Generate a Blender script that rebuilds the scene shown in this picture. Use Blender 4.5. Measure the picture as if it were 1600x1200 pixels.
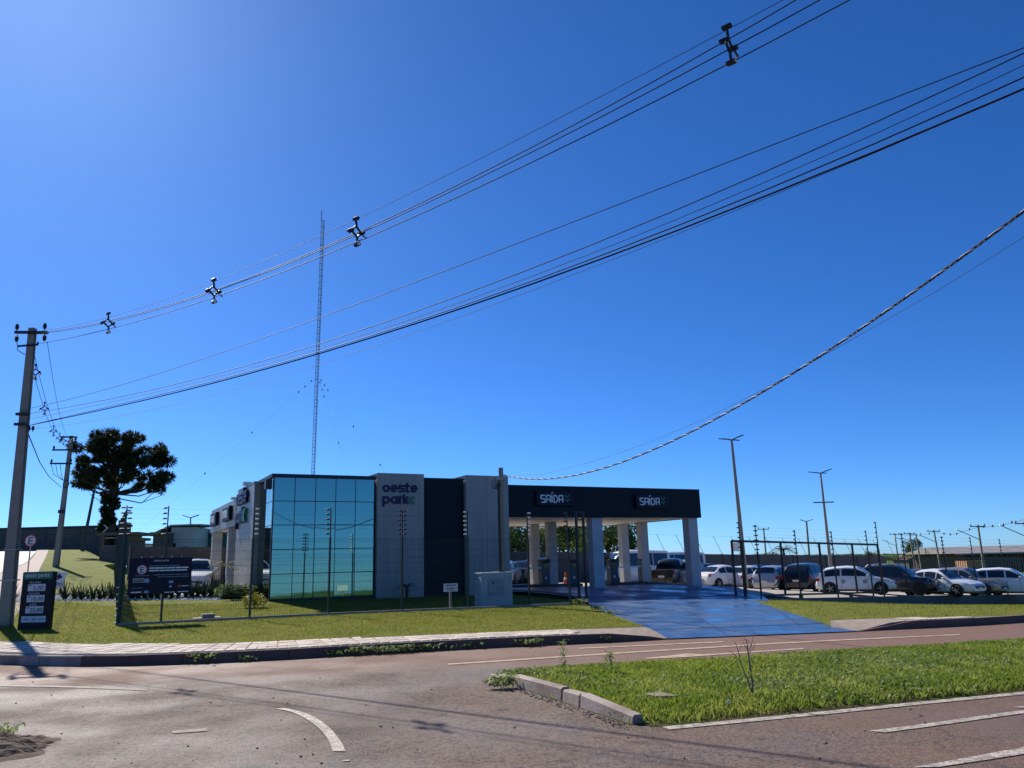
import bpy, bmesh, math, random
import numpy as np
from mathutils import Vector, Matrix
from mathutils.geometry import delaunay_2d_cdt
R = math.radians
random.seed(7); rng = np.random.default_rng(7)
scene = bpy.context.scene
for o in list(bpy.data.objects): bpy.data.objects.remove(o)
COL = scene.collection

# ------------------------------------------------------------------ camera
F, PITCH, ROLL, HC = 1230.0, R(12.73), R(1.5), 1.8          # focal length in photo pixels (1600 wide)
fwv = Vector((0, math.cos(PITCH), math.sin(PITCH))); up0 = Vector((0, -math.sin(PITCH), math.cos(PITCH)))
rt = Vector((1, 0, 0)) * math.cos(ROLL) - up0 * math.sin(ROLL)
upv = Vector((1, 0, 0)) * math.sin(ROLL) + up0 * math.cos(ROLL)
CAM = Vector((0, 0, HC))
cd = bpy.data.cameras.new('camera'); cam = bpy.data.objects.new('camera', cd); COL.objects.link(cam)
cd.sensor_width = 36; cd.lens = 36 * F / 1600; cd.clip_end = 6000; cd.clip_start = .05
m3 = Matrix((rt, upv, -fwv)).transposed()
cam.matrix_world = Matrix.Translation(CAM) @ m3.to_4x4()
scene.camera = cam
# ------------------------------------------------------------------ light
SUN_EL = R(38.5); SUN_DIR = Vector((-0.585, 0.811, 0)).normalized() * math.cos(SUN_EL) + Vector((0, 0, math.sin(SUN_EL)))
w = bpy.data.worlds.new('World'); scene.world = w; w.use_nodes = True
wn = w.node_tree.nodes; wl = w.node_tree.links
sky = wn.new('ShaderNodeTexSky'); sky.sky_type = 'NISHITA'; sky.sun_disc = False
sky.sun_elevation = SUN_EL; sky.sun_rotation = math.atan2(SUN_DIR.x, SUN_DIR.y)
sky.air_density = 0.7; sky.dust_density = 0.4; sky.ozone_density = 7.0; sky.altitude = 700
hs = wn.new('ShaderNodeHueSaturation'); hs.inputs['Saturation'].default_value = 1.14; wl.new(sky.outputs[0], hs.inputs['Color'])
tint = wn.new('ShaderNodeMix'); tint.data_type = 'RGBA'; tint.blend_type = 'MULTIPLY'; tint.inputs['Factor'].default_value = 1; tint.inputs['B'].default_value = (.55, .78, 1, 1)
wl.new(hs.outputs[0], tint.inputs['A']); wl.new(tint.outputs['Result'], wn['Background'].inputs[0]); wn['Background'].inputs[1].default_value = 0.096
sd = bpy.data.lights.new('sun', 'SUN'); sd.energy = 4.6; sd.angle = R(.53); sd.color = (1, .94, .84)
sun = bpy.data.objects.new('sun', sd); COL.objects.link(sun)
sun.rotation_euler = SUN_DIR.to_track_quat('Z', 'Y').to_euler(); sun.location = (-20, 30, 40)
vs = scene.view_settings; vs.view_transform = 'Standard'; vs.look = 'None'; vs.exposure = 0.58; vs.gamma = 1; vs.use_curve_mapping = False

# ------------------------------------------------------------------ terrain and picking
cu, su = math.cos(R(30)), math.sin(R(30))
def uv(x, y): return cu * x + su * y, -su * x + cu * y
def xy(u, v): return cu * u - su * v, su * u + cu * v
def smooth(t): t = min(1, max(0, t)); return t * t * (3 - 2 * t)
def S(u): return float(np.interp(u, [-70, -22, -5, 9, 19, 29, 38, 46, 57, 95, 220, 650], [.9, .3, .05, 0, -.12, -.42, -.85, -1.25, -1.65, -2.1, -2.3, -4]))
def V(v): return float(np.interp(v, [15, 18.5, 27, 37, 65, 110], [.19, .2, .24, .6, .65, .55]))
def hill(u, v): return smooth((12 - u) / 8.7) * float(np.interp(v, [37, 50, 70, 103, 138, 260], [0, .5, 1.65, 3.0, 4.7, 8]))
def T(x, y): u, v = uv(x, y); return S(u) + V(v) + hill(u, v) - .35 * smooth((u - 28) / 5) * smooth((v - 19) / 7)
def TR(x, y): return S(uv(x, y)[0])
def ray(px, py): return (px - 800) * rt - (py - 600) * upv + F * fwv
def hit(px, py, fn=T, dz=0):
    d = ray(px, py); d = d / d.y; Y = 3.0
    while Y < 500:
        p = CAM + d * Y
        if p.z < fn(p.x, p.y) + dz:
            lo, hi = Y - .25, Y
            for _ in range(24):
                m = (lo + hi) / 2; p = CAM + d * m
                if p.z < fn(p.x, p.y) + dz: hi = m
                else: lo = m
            return CAM + d * hi
        Y += .25
    return CAM + d * 500
def hitr(px, py): return hit(px, py, TR)
def at(px, py, Y): d = ray(px, py); return CAM + d * (Y / d.y)
def on_plane(px, py, p0, dr):      # ray against the vertical plane through p0 along dr
    n = Vector((-dr.y, dr.x, 0)); d = ray(px, py); return CAM + d * ((p0 - CAM).dot(n) / d.dot(n))
BROT = R(28); BD = Vector((math.cos(BROT), math.sin(BROT), 0)); BN = Vector((-math.sin(BROT), math.cos(BROT), 0))
KB = .927; P0 = Vector((-10.86 * KB, 35.61 * KB, 0))
def BZ(z): return HC + (z - HC) * KB          # building heights to world heights
def B(s, t, z=0): p = P0 + (BD * s + BN * t) * KB; return Vector((p.x, p.y, BZ(z)))
def st(x, y): q = (Vector((x, y, 0)) - P0) / KB; return q.dot(BD), q.dot(BN)
def L(x, y): return BZ(Lb(*st(x, y)))
def Lb(s, t):
    return float(np.interp(s, [-30, 0, 24, 34, 40, 45, 60, 110], [1.1, .58, .19, -.55, -.85, -1.12, -1.5, -2.0])) + .015 * t * min(1, max(0, (s - 20) / 15))
def Z2(x, y):
    s, t = st(x, y); k = smooth((t + 9) / 8); return T(x, y) * (1 - k) + L(x, y) * k

# ------------------------------------------------------------------ materials
MAT = {}
def mat(name, col, rough=.6, metal=0., var=.12, scale=3., bump=0., bscale=60., col2=None, spec=.5, detail=6, coat=0):
    if name in MAT: return MAT[name]
    m = bpy.data.materials.new(name); m.use_nodes = True; n = m.node_tree.nodes; l = m.node_tree.links; b = n['Principled BSDF']
    tc = n.new('ShaderNodeTexCoord'); nz = n.new('ShaderNodeTexNoise'); nz.inputs['Scale'].default_value = scale; nz.inputs['Detail'].default_value = detail
    l.new(tc.outputs['Object'], nz.inputs['Vector'])
    rp = n.new('ShaderNodeValToRGB'); c2 = col2 or tuple(c * (1 + var) for c in col); c1 = col if col2 else tuple(c * (1 - var) for c in col)
    rp.color_ramp.elements[0].position = .32; rp.color_ramp.elements[1].position = .68
    rp.color_ramp.elements[0].color = (*c1, 1); rp.color_ramp.elements[1].color = (*c2, 1)
    l.new(nz.outputs['Fac'], rp.inputs['Fac']); l.new(rp.outputs[0], b.inputs['Base Color'])
    b.inputs['Roughness'].default_value = rough; b.inputs['Metallic'].default_value = metal
    b.inputs['Specular IOR Level'].default_value = spec; b.inputs['Coat Weight'].default_value = coat
    if bump:
        n2 = n.new('ShaderNodeTexNoise'); n2.inputs['Scale'].default_value = bscale; n2.inputs['Detail'].default_value = 5
        bp = n.new('ShaderNodeBump'); bp.inputs['Strength'].default_value = bump; bp.inputs['Distance'].default_value = .02
        l.new(tc.outputs['Object'], n2.inputs['Vector']); l.new(n2.outputs['Fac'], bp.inputs['Height']); l.new(bp.outputs[0], b.inputs['Normal'])
    MAT[name] = m; return m
def layered(name, base, layers, rough=.7, bump=.3, bscale=90, spec=.4, stretch=None, bdist=.02):
    """base colour with successive (colour, noise scale, low, high, amount) noise layers mixed over it"""
    m = bpy.data.materials.new(name); m.use_nodes = True; n = m.node_tree.nodes; l = m.node_tree.links; b = n['Principled BSDF']
    tc = n.new('ShaderNodeTexCoord'); cur = None
    for i, (c, sc, lo, hi, am) in enumerate(layers):
        nz = n.new('ShaderNodeTexNoise'); nz.inputs['Scale'].default_value = sc; nz.inputs['Detail'].default_value = 8; nz.inputs['Roughness'].default_value = .62
        mp = n.new('ShaderNodeMapping'); mp.inputs['Location'].default_value = (i * 7.3, i * 3.1, 0)
        if stretch and i in stretch: mp.inputs['Scale'].default_value = stretch[i][0]; mp.inputs['Rotation'].default_value = (0, 0, stretch[i][1])
        l.new(tc.outputs['Object'], mp.inputs['Vector']); l.new(mp.outputs[0], nz.inputs['Vector'])
        mr = n.new('ShaderNodeMapRange'); mr.inputs[1].default_value = lo; mr.inputs[2].default_value = hi; mr.inputs[3].default_value = 0; mr.inputs[4].default_value = am
        l.new(nz.outputs['Fac'], mr.inputs[0])
        mx = n.new('ShaderNodeMix'); mx.data_type = 'RGBA'; l.new(mr.outputs[0], mx.inputs['Factor'])
        if cur is None: mx.inputs['A'].default_value = (*base, 1)
        else: l.new(cur, mx.inputs['A'])
        mx.inputs['B'].default_value = (*c, 1); cur = mx.outputs['Result']
    l.new(cur, b.inputs['Base Color']); b.inputs['Roughness'].default_value = rough; b.inputs['Specular IOR Level'].default_value = spec
    if bump:
        n2 = n.new('ShaderNodeTexNoise'); n2.inputs['Scale'].default_value = bscale; n2.inputs['Detail'].default_value = 6
        bp = n.new('ShaderNodeBump'); bp.inputs['Strength'].default_value = bump; bp.inputs['Distance'].default_value = bdist
        l.new(tc.outputs['Object'], n2.inputs['Vector']); l.new(n2.outputs['Fac'], bp.inputs['Height']); l.new(bp.outputs[0], b.inputs['Normal'])
    MAT[name] = m; return m
M = {}
M['asphalt'] = layered('asphalt', (.128, .086, .064), [((.18, .117, .083), .16, .4, .6, .9), ((.062, .044, .035), .45, .48, .64, .8), ((.19, .12, .082), 1.7, .46, .64, .6), ((.03, .024, .021), 22, .46, .6, .9), ((.28, .21, .165), 50, .52, .64, .9), ((.03, .024, .022), 5, .57, .68, .75), ((.2, .15, .125), 8, .58, .7, .6)], rough=.72, spec=.3, bump=.9, bscale=90, stretch={1: ((1, .16, 1), R(40))})
M['dust'] = layered('red_dust_asphalt', (.2, .118, .083), [((.27, .165, .115), .5, .4, .65, .8), ((.14, .088, .068), 1.4, .5, .75, .6), ((.1, .07, .06), 30, .5, .75, .5)], rough=.75, bump=.4, bscale=100, stretch={0: ((.25, 1, 1), R(-22)), 1: ((.2, 1, 1), R(-22))})
M['paint'] = layered('road_paint', (.5, .44, .37), [((.24, .19, .16), 7, .45, .6, .85), ((.11, .09, .08), 34, .48, .6, .85)], rough=.7, bump=.2)
M['paint_yellow'] = layered('faded_yellow_paint', (.5, .37, .25), [((.27, .17, .12), 6, .45, .65, .85), ((.16, .11, .09), 40, .5, .7, .7)], rough=.7, bump=.2)
M['grass'] = layered('lawn_grass', (.175, .2, .02), [((.23, .23, .03), .35, .4, .6, .9), ((.095, .14, .014), 1.1, .5, .64, .8), ((.23, .2, .06), 3.2, .54, .68, .55), ((.05, .075, .008), 45, .5, .65, .7)], rough=.9, bump=1.0, bscale=70, spec=.15, bdist=.05)
M['field'] = layered('field_grass', (.07, .14, .02), [((.11, .18, .03), .03, .4, .6, .8), ((.05, .1, .015), .2, .5, .7, .8)], rough=.95, bump=0, spec=.1)
M['soil'] = layered('median_soil', (.075, .05, .028), [((.05, .075, .014), 1.2, .4, .6, .9), ((.12, .075, .045), 6, .55, .75, .6)], rough=.95, bump=.8, bscale=30, spec=.1)
M['lot'] = layered('lot_concrete', (.42, .37, .31), [((.33, .29, .25), .4, .4, .65, .7), ((.5, .45, .38), 3, .5, .7, .5), ((.2, .18, .16), .9, .62, .8, .5)], rough=.8, bump=.15)
M['bluefloor'] = layered('blue_floor_paint', (.016, .065, .18), [((.03, .095, .23), .5, .4, .6, .8), ((.006, .03, .1), 1.3, .48, .62, .75), ((.07, .12, .2), 2.2, .48, .66, .55), ((.12, .15, .2), 9, .55, .68, .5)], rough=.32, bump=.12, bscale=25, spec=.6, stretch={0: ((.3, 1.6, 1), R(20)), 1: ((.25, 1.8, 1), R(-62))})
def rough_map(m, lo, hi, sc):
    n = m.node_tree.nodes; l = m.node_tree.links; b = n['Principled BSDF']; tc = n.new('ShaderNodeTexCoord'); nz = n.new('ShaderNodeTexNoise'); nz.inputs['Scale'].default_value = sc; nz.inputs['Detail'].default_value = 7
    mr = n.new('ShaderNodeMapRange'); mr.inputs[1].default_value = .38; mr.inputs[2].default_value = .62; mr.inputs[3].default_value = lo; mr.inputs[4].default_value = hi; l.new(tc.outputs['Object'], nz.inputs['Vector']); l.new(nz.outputs['Fac'], mr.inputs[0]); l.new(mr.outputs[0], b.inputs['Roughness'])
rough_map(M['bluefloor'], .22, .62, .8); rough_map(M['asphalt'], .55, .85, .6)
M['paver'] = layered('paver_concrete', (.52, .44, .37), [((.42, .34, .28), 1.3, .4, .65, .7), ((.55, .48, .42), 5, .5, .7, .5), ((.25, .2, .18), 60, .55, .75, .4)], rough=.85, bump=.3)
M['paint_faint'] = layered('worn_road_paint', (.3, .25, .22), [((.17, .125, .105), 5, .42, .56, .95), ((.1, .08, .07), 30, .46, .6, .8)], rough=.75, bump=.3)
M['joint'] = layered('paver_joint_sand', (.33, .26, .21), [((.22, .17, .14), 5, .4, .6, .7)], rough=.9, bump=.3)
M['kerb'] = layered('kerb_concrete', (.36, .3, .26), [((.17, .115, .09), 1.2, .42, .62, .8), ((.36, .31, .27), 5, .52, .7, .6), ((.07, .055, .05), 14, .58, .75, .5)], rough=.85, bump=.4, bscale=40)
M['kerb_dark'] = layered('red_stained_kerb', (.12, .075, .06), [((.17, .1, .075), 1.5, .42, .62, .7), ((.07, .05, .045), 9, .55, .75, .6)], rough=.9, bump=.4, bscale=40)
M['concrete'] = layered('pole_concrete', (.3, .27, .23), [((.21, .19, .165), 1.3, .42, .65, .8), ((.38, .34, .3), 8, .55, .75, .5), ((.12, .11, .1), 30, .6, .75, .5)], rough=.85, bump=.25)
M['wallgrey'] = layered('dark_block_wall', (.13, .115, .105), [((.085, .078, .074), .6, .42, .62, .8), ((.19, .165, .145), 2.5, .55, .75, .5)], rough=.9, bump=.3)
M['brick'] = layered('old_brick', (.22, .13, .1), [((.15, .095, .08), 2, .42, .62, .8), ((.3, .22, .18), 7, .55, .75, .5)], rough=.9, bump=.4)
M['cladding'] = mat('grey_cladding', (.3, .29, .272), .36, .2, .05, .8)
M['cladding'] = layered('weathered_cladding', (.31, .3, .28), [((.24, .23, .215), 1.3, .44, .62, .7), ((.36, .345, .32), .6, .5, .65, .5), ((.2, .185, .165), 6, .56, .7, .4)], rough=.42, bump=.04, bscale=3, spec=.5, stretch={0: ((2.5, 2.5, .18), 0), 2: ((2, 2, .1), 0)})
M['navy'] = mat('navy_cladding', (.0035, .01, .019), .45, 0, .12, .6, spec=.18)
M['darkframe'] = mat('dark_frame', (.012, .018, .028), .45, .2)
M['column'] = mat('column_paint', (.4, .42, .44), .6, 0, .08, 1.5)
M['white'] = mat('white_paint', (.74, .74, .72), .5, 0, .05, 2)
M['ceil'] = mat('canopy_soffit', (.7, .66, .6), .6, 0, .04, .7)
M['letterblue'] = mat('logo_blue', (.006, .008, .075), .45, spec=.3)
M['lettergreen'] = mat('logo_green', (.02, .2, .12), .35)
M['letterwhite'] = mat('letter_white', (.75, .77, .8), .4)
M['signnavy'] = mat('sign_navy', (.003, .004, .022), .45, spec=.25)
M['totemnavy'] = mat('totem_navy', (.003, .006, .014), .45, spec=.25)
M['signgreen'] = mat('sign_green', (.008, .13, .075), .4)
M['signwhite'] = mat('sign_white', (.62, .64, .68), .5)
M['signred'] = mat('sign_red', (.5, .02, .03), .45)
M['black'] = mat('black_plastic', (.012, .012, .013), .45)
M['cable'] = mat('cable_black', (.012, .012, .014), .65, spec=.2)
M['alu'] = mat('bare_aluminium', (.4, .4, .4), .5, .8)
M['insul'] = mat('insulator_brown', (.035, .02, .015), .25)
M['white_ins'] = mat('insulator_white', (.7, .7, .68), .4)
M['greenpost'] = mat('green_fence_paint', (.006, .02, .016), .5)
M['greenfence'] = mat('green_fence_bright', (.006, .075, .05), .5)
M['cabinet'] = mat('cabinet_paint', (.36, .42, .44), .6, 0, .06, 3)
M['cabdoor'] = mat('cabinet_door', (.25, .31, .34), .5)
M['lowwall'] = mat('low_wall_paint', (.06, .085, .1), .7, 0, .15, 2)
M['tyre'] = mat('tyre_rubber', (.012, .012, .012), .8)
M['rim'] = mat('alloy_rim', (.45, .45, .46), .3, .8)
M['rimdark'] = mat('dark_rim', (.05, .05, .055), .35, .6)
M['carglass'] = mat('car_glass', (.012, .016, .018), .06, 0, .02, spec=.8)
M['lampred'] = mat('tail_lamp', (.45, .01, .015), .15)
M['lampclear'] = mat('head_lamp', (.55, .57, .6), .08, .4)
M['plate'] = mat('number_plate', (.6, .6, .6), .5)
M['bark'] = layered('bark', (.07, .05, .037), [((.035, .025, .02), 3, .42, .62, .8), ((.12, .09, .07), 9, .55, .75, .5)], rough=.95, bump=.6, bscale=20)
M['twig'] = mat('dead_twig', (.16, .13, .11), .8, 0, .3, 20)
def leafmat(name, c1, c2, trans=.25):
    m = mat(name, c1, .6, 0, .1, 1.3, col2=c2, spec=.25); b = m.node_tree.nodes['Principled BSDF']; n = m.node_tree.nodes; l = m.node_tree.links
    tr = n.new('ShaderNodeBsdfTranslucent'); mx = n.new('ShaderNodeMixShader'); mx.inputs[0].default_value = trans
    rp = [x for x in n if x.type == 'VALTORGB'][0]; l.new(rp.outputs[0], tr.inputs[0])
    l.new(b.outputs[0], mx.inputs[1]); l.new(tr.outputs[0], mx.inputs[2]); l.new(mx.outputs[0], n['Material Output'].inputs[0]); return m
M['needle'] = leafmat('araucaria_needles', (.022, .034, .015), (.075, .085, .032), .25)
M['leaf'] = leafmat('tree_leaves', (.02, .045, .012), (.055, .095, .02), .3)
M['leafyel'] = leafmat('palm_leaves', (.06, .1, .015), (.13, .16, .03), .35)
M['blade'] = leafmat('grass_blades', (.17, .25, .025), (.32, .36, .07), .5)
M['lawnblade'] = leafmat('lawn_blades', (.19, .21, .02), (.29, .28, .045), .45)
M['weed'] = leafmat('weed_leaves', (.12, .18, .05), (.27, .32, .12), .4)
M['agave'] = leafmat('agave_leaves', (.012, .03, .016), (.05, .085, .04), .1)
M['yellowshrub'] = leafmat('yellow_shrub', (.2, .2, .015), (.35, .33, .03), .3)
def glassmat():
    m = bpy.data.materials.new('mirror_glass'); m.use_nodes = True; b = m.node_tree.nodes['Principled BSDF']
    b.inputs['Base Color'].default_value = (.18, .3, .25, 1); b.inputs['Metallic'].default_value = 1; b.inputs['Roughness'].default_value = .025
    n = m.node_tree.nodes; l = m.node_tree.links; tc = n.new('ShaderNodeTexCoord'); nz = n.new('ShaderNodeTexNoise'); nz.inputs['Scale'].default_value = .6; bp = n.new('ShaderNodeBump'); bp.inputs['Strength'].default_value = .03; bp.inputs['Distance'].default_value = .05
    l.new(tc.outputs['Object'], nz.inputs['Vector']); l.new(nz.outputs['Fac'], bp.inputs['Height']); l.new(bp.outputs[0], b.inputs['Normal'])
    return m
M['mirror'] = glassmat()

# ------------------------------------------------------------------ mesh helpers
class MB:
    def __init__(s): s.v = []; s.f = []
    def add(s, vs, fs): k = len(s.v); s.v += [tuple(v) for v in vs]; s.f += [tuple(i + k for i in f) for f in fs]; return s
    def box(s, x0, x1, y0, y1, z0, z1, mtx=None, ch=0):
        if ch:
            vs = []
            for z, c in ((z0, ch), (z0 + ch, 0), (z1 - ch, 0), (z1, ch)):
                vs += [(x0 + c, y0 + c, z), (x1 - c, y0 + c, z), (x1 - c, y1 - c, z), (x0 + c, y1 - c, z)]
            fs = [(3, 2, 1, 0), (12, 13, 14, 15)] + [(4 * k + i, 4 * k + (i + 1) % 4, 4 * k + 4 + (i + 1) % 4, 4 * k + 4 + i) for k in range(3) for i in range(4)]
        else:
            vs = [(x, y, z) for z in (z0, z1) for (x, y) in ((x0, y0), (x1, y0), (x1, y1), (x0, y1))]
            fs = [(3, 2, 1, 0), (4, 5, 6, 7)] + [(i, (i + 1) % 4, 4 + (i + 1) % 4, 4 + i) for i in range(4)]
        if mtx is not None: vs = [mtx @ Vector(v) for v in vs]
        return s.add(vs, fs)
    def bar(s, a, b, wx, wy=None, updir=Vector((0, 0, 1))):
        a = Vector(a); b = Vector(b); d = (b - a); ln = d.length; d.normalize(); wy = wx if wy is None else wy
        x = d.cross(updir); x = Vector((1, 0, 0)) if x.length < 1e-4 else x.normalized(); y = x.cross(d)
        vs = [p + x * sx * wx / 2 + y * sy * wy / 2 for p in (a, b) for sx, sy in ((-1, -1), (1, -1), (1, 1), (-1, 1))]
        return s.add(vs, [(3, 2, 1, 0), (4, 5, 6, 7)] + [(i, (i + 1) % 4, 4 + (i + 1) % 4, 4 + i) for i in range(4)])
    def tube(s, pts, r, n=6, r1=None, cap=True):
        pts = [Vector(p) for p in pts]; k0 = len(s.v); N = len(pts)
        rs = r if isinstance(r, (list, tuple)) else [r + ((r1 if r1 is not None else r) - r) * i / max(1, N - 1) for i in range(N)]
        ref = Vector((0, 0, 1))
        for i, p in enumerate(pts):
            d = (pts[min(i + 1, N - 1)] - pts[max(i - 1, 0)]).normalized()
            x = d.cross(ref); x = Vector((1, 0, 0)) if x.length < 1e-3 else x.normalized(); y = x.cross(d)
            for k in range(n): a = 2 * math.pi * k / n; s.v.append(tuple(p + (x * math.cos(a) + y * math.sin(a)) * rs[i]))
        for i in range(N - 1):
            for k in range(n): a, b = k0 + i * n + k, k0 + i * n + (k + 1) % n; s.f.append((a, b, b + n, a + n))
        if cap: s.f.append(tuple(k0 + k for k in range(n))[::-1]); s.f.append(tuple(k0 + (N - 1) * n + k for k in range(n)))
        return s
    def lathe(s, prof, n=12, mtx=None, axis='z'):
        k0 = len(s.v)
        for (r, h) in prof:
            for k in range(n):
                a = 2 * math.pi * k / n; c, d = r * math.cos(a), r * math.sin(a)
                p = Vector((c, d, h)) if axis == 'z' else Vector((c, h, d))
                s.v.append(tuple(mtx @ p if mtx is not None else p))
        for i in range(len(prof) - 1):
            for k in range(n): a, b = k0 + i * n + k, k0 + i * n + (k + 1) % n; s.f.append((a, b, b + n, a + n))
        s.f.append(tuple(k0 + k for k in range(n))[::-1]); s.f.append(tuple(k0 + (len(prof) - 1) * n + k for k in range(n)))
        return s
    def mesh(s, name, material, smoothf=False):
        me = bpy.data.meshes.new(name); me.from_pydata(s.v, [], s.f); me.materials.append(material)
        if smoothf: me.shade_smooth()
        me.update(); return me
    def build(s, name, material, parent=None, smoothf=False, loc=None, rz=0):
        return link(name, s.mesh(name, material, smoothf), parent, loc, rz)
def link(name, me, parent=None, loc=None, rz=0):
    o = bpy.data.objects.new(name, me); COL.objects.link(o); o.parent = parent
    if loc is not None: o.location = loc
    o.rotation_euler.z = rz; return o
def tag(o, label, cat, group=None, kind=None):
    o['label'] = label; o['category'] = cat
    if group: o['group'] = group
    if kind: o['kind'] = kind
    return o
def struct(o): o['kind'] = 'structure'; return o
def stuff(o): o['kind'] = 'stuff'; return o
def empty(name, loc, rz=0):
    o = bpy.data.objects.new(name, None); COL.objects.link(o); o.location = loc; o.rotation_euler.z = rz; o.empty_display_size = .3; return o
def kids(o): return [c for c in bpy.data.objects if c.parent is o]
def copy_tree(o, parent=None):
    chs = [c for c in COL.objects if c.parent == o]
    c = o.copy(); COL.objects.link(c); c.parent = parent
    for ch in chs: copy_tree(ch, c)
    return c
def inside(x, y, poly):
    c = False; n = len(poly); j = n - 1
    for i in range(n):
        xi, yi = poly[i]; xj, yj = poly[j]
        if (yi > y) != (yj > y) and x < (xj - xi) * (y - yi) / (yj - yi) + xi: c = not c
        j = i
    return c
def resample(poly, step):
    out = []
    for i, a in enumerate(poly):
        b = poly[(i + 1) % len(poly)]; d = math.dist(a, b); k = max(1, int(d / step))
        out += [(a[0] + (b[0] - a[0]) * j / k, a[1] + (b[1] - a[1]) * j / k) for j in range(k)]
    return out
def sheet(name, poly, zf, cell, material, dz=0, parent=None, skirt=0):
    poly = [(p[0], p[1]) for p in poly]; bp = resample(poly, cell); n = len(bp)
    vs = [Vector(p) for p in bp]; xs = [p[0] for p in bp]; ys = [p[1] for p in bp]
    x = math.floor(min(xs) / cell) * cell
    while x < max(xs):
        y = math.floor(min(ys) / cell) * cell
        while y < max(ys):
            q = (x + random.uniform(-.2, .2) * cell, y + random.uniform(-.2, .2) * cell)
            if inside(*q, poly): vs.append(Vector(q))
            y += cell
        x += cell
    r = delaunay_2d_cdt(vs, [(i, (i + 1) % n) for i in range(n)], [], 1, 1e-4)
    V2, F2 = r[0], r[2]
    vv = [(p.x, p.y, zf(p.x, p.y) + dz) for p in V2]
    ff = []
    for f in F2:
        a, b, c = (V2[i] for i in f[:3]); ff.append(f if (b - a).cross(c - a) > 0 else f[::-1])
    ff = [tuple(f) for f in ff]
    if skirt:
        cnt = {}
        for f in ff:
            for i in range(3): a, b = f[i], f[(i + 1) % 3]; cnt[(min(a, b), max(a, b))] = None if (min(a, b), max(a, b)) in cnt else (a, b)
        for e_ in cnt.values():
            if e_ is None: continue
            k = len(vv); a, b = e_; vv += [vv[a], vv[b], (vv[b][0], vv[b][1], vv[b][2] - skirt), (vv[a][0], vv[a][1], vv[a][2] - skirt)]; ff.append((k + 1, k, k + 3, k + 2))
    me = bpy.data.meshes.new(name); me.from_pydata(vv, [], ff); me.materials.append(material); me.shade_smooth()
    return link(name, me, parent)
def offset_line(pts, d):
    out = []
    for i, p in enumerate(pts):
        a = pts[max(0, i - 1)]; b = pts[min(len(pts) - 1, i + 1)]; t = Vector((b[0] - a[0], b[1] - a[1])).normalized()
        out.append((p[0] - t.y * d, p[1] + t.x * d))
    return out
def smooth_line(pts, n=6):
    P = [Vector((p[0], p[1])) for p in pts]; out = []
    for i in range(len(P) - 1):
        p0, p1, p2, p3 = P[max(0, i - 1)], P[i], P[i + 1], P[min(len(P) - 1, i + 2)]
        for k in range(n):
            t = k / n; q = .5 * ((2 * p1) + (p2 - p0) * t + (2 * p0 - 5 * p1 + 4 * p2 - p3) * t * t + (3 * p1 - p0 - 3 * p2 + p3) * t ** 3); out.append((q.x, q.y))
    out.append((P[-1].x, P[-1].y)); return out
def arclen(pts, step):
    """points every step metres along a polyline, with tangent angle"""
    out = []; acc = 0; nxt = 0
    for a, b in zip(pts[:-1], pts[1:]):
        d = math.dist(a, b)
        while nxt <= acc + d and d > 0:
            k = (nxt - acc) / d; out.append((a[0] + (b[0] - a[0]) * k, a[1] + (b[1] - a[1]) * k, math.atan2(b[1] - a[1], b[0] - a[0]))); nxt += step
        acc += d
    return out
def text_mesh(s, size, mtl, ext=.006, align='CENTER', sx=1.0):
    c = bpy.data.curves.new('text', 'FONT'); c.body = s; c.size = size; c.extrude = ext; c.align_x = align; c.resolution_u = 2
    o = bpy.data.objects.new('text', c); COL.objects.link(o); dg = bpy.context.evaluated_depsgraph_get()
    me = bpy.data.meshes.new_from_object(o.evaluated_get(dg)); bpy.data.objects.remove(o); me.materials.clear(); me.materials.append(mtl)
    me.transform(Matrix.Scale(sx, 4, (1, 0, 0)) if sx != 1 else Matrix()); me.transform(Matrix.Rotation(R(90), 4, 'X'))   # stands in xz, faces -y
    return me
def stroke(mb, pts, wd, y0, y1, closed=False):
    """a flat letter stroke in the xz plane between depths y0 and y1"""
    P = [Vector((p[0], p[1])) for p in pts]; n = len(P); Lp = []; Rp = []
    for i, p in enumerate(P):
        a = P[i - 1] if (i > 0 or closed) else None; b = P[(i + 1) % n] if (i < n - 1 or closed) else None
        d1 = (p - a).normalized() if a is not None else (b - p).normalized(); d2 = (b - p).normalized() if b is not None else d1
        n1 = Vector((-d1.y, d1.x)); n2 = Vector((-d2.y, d2.x)); m = (n1 + n2)
        m = n1 if m.length < 1e-3 else m.normalized(); k = min(1.6, 1 / max(.3, m.dot(n1)))
        Lp.append(p + m * wd / 2 * k); Rp.append(p - m * wd / 2 * k)
    vs = []
    for i in range(n): vs += [(Lp[i].x, y0, Lp[i].y), (Rp[i].x, y0, Rp[i].y), (Rp[i].x, y1, Rp[i].y), (Lp[i].x, y1, Lp[i].y)]
    fs = []
    for i in range(n if closed else n - 1):
        a, b = 4 * i, 4 * ((i + 1) % n)
        for k in range(4): fs.append((a + k, a + (k + 1) % 4, b + (k + 1) % 4, b + k))
    if not closed: fs += [(0, 1, 2, 3), (4 * n - 1, 4 * n - 2, 4 * n - 3, 4 * n - 4)]
    mb.add(vs, fs)
def arc(cx, cz, r, a0, a1, n=14): return [(cx + r * math.cos(R(a0 + (a1 - a0) * i / n)), cz + r * math.sin(R(a0 + (a1 - a0) * i / n))) for i in range(n + 1)]
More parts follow.
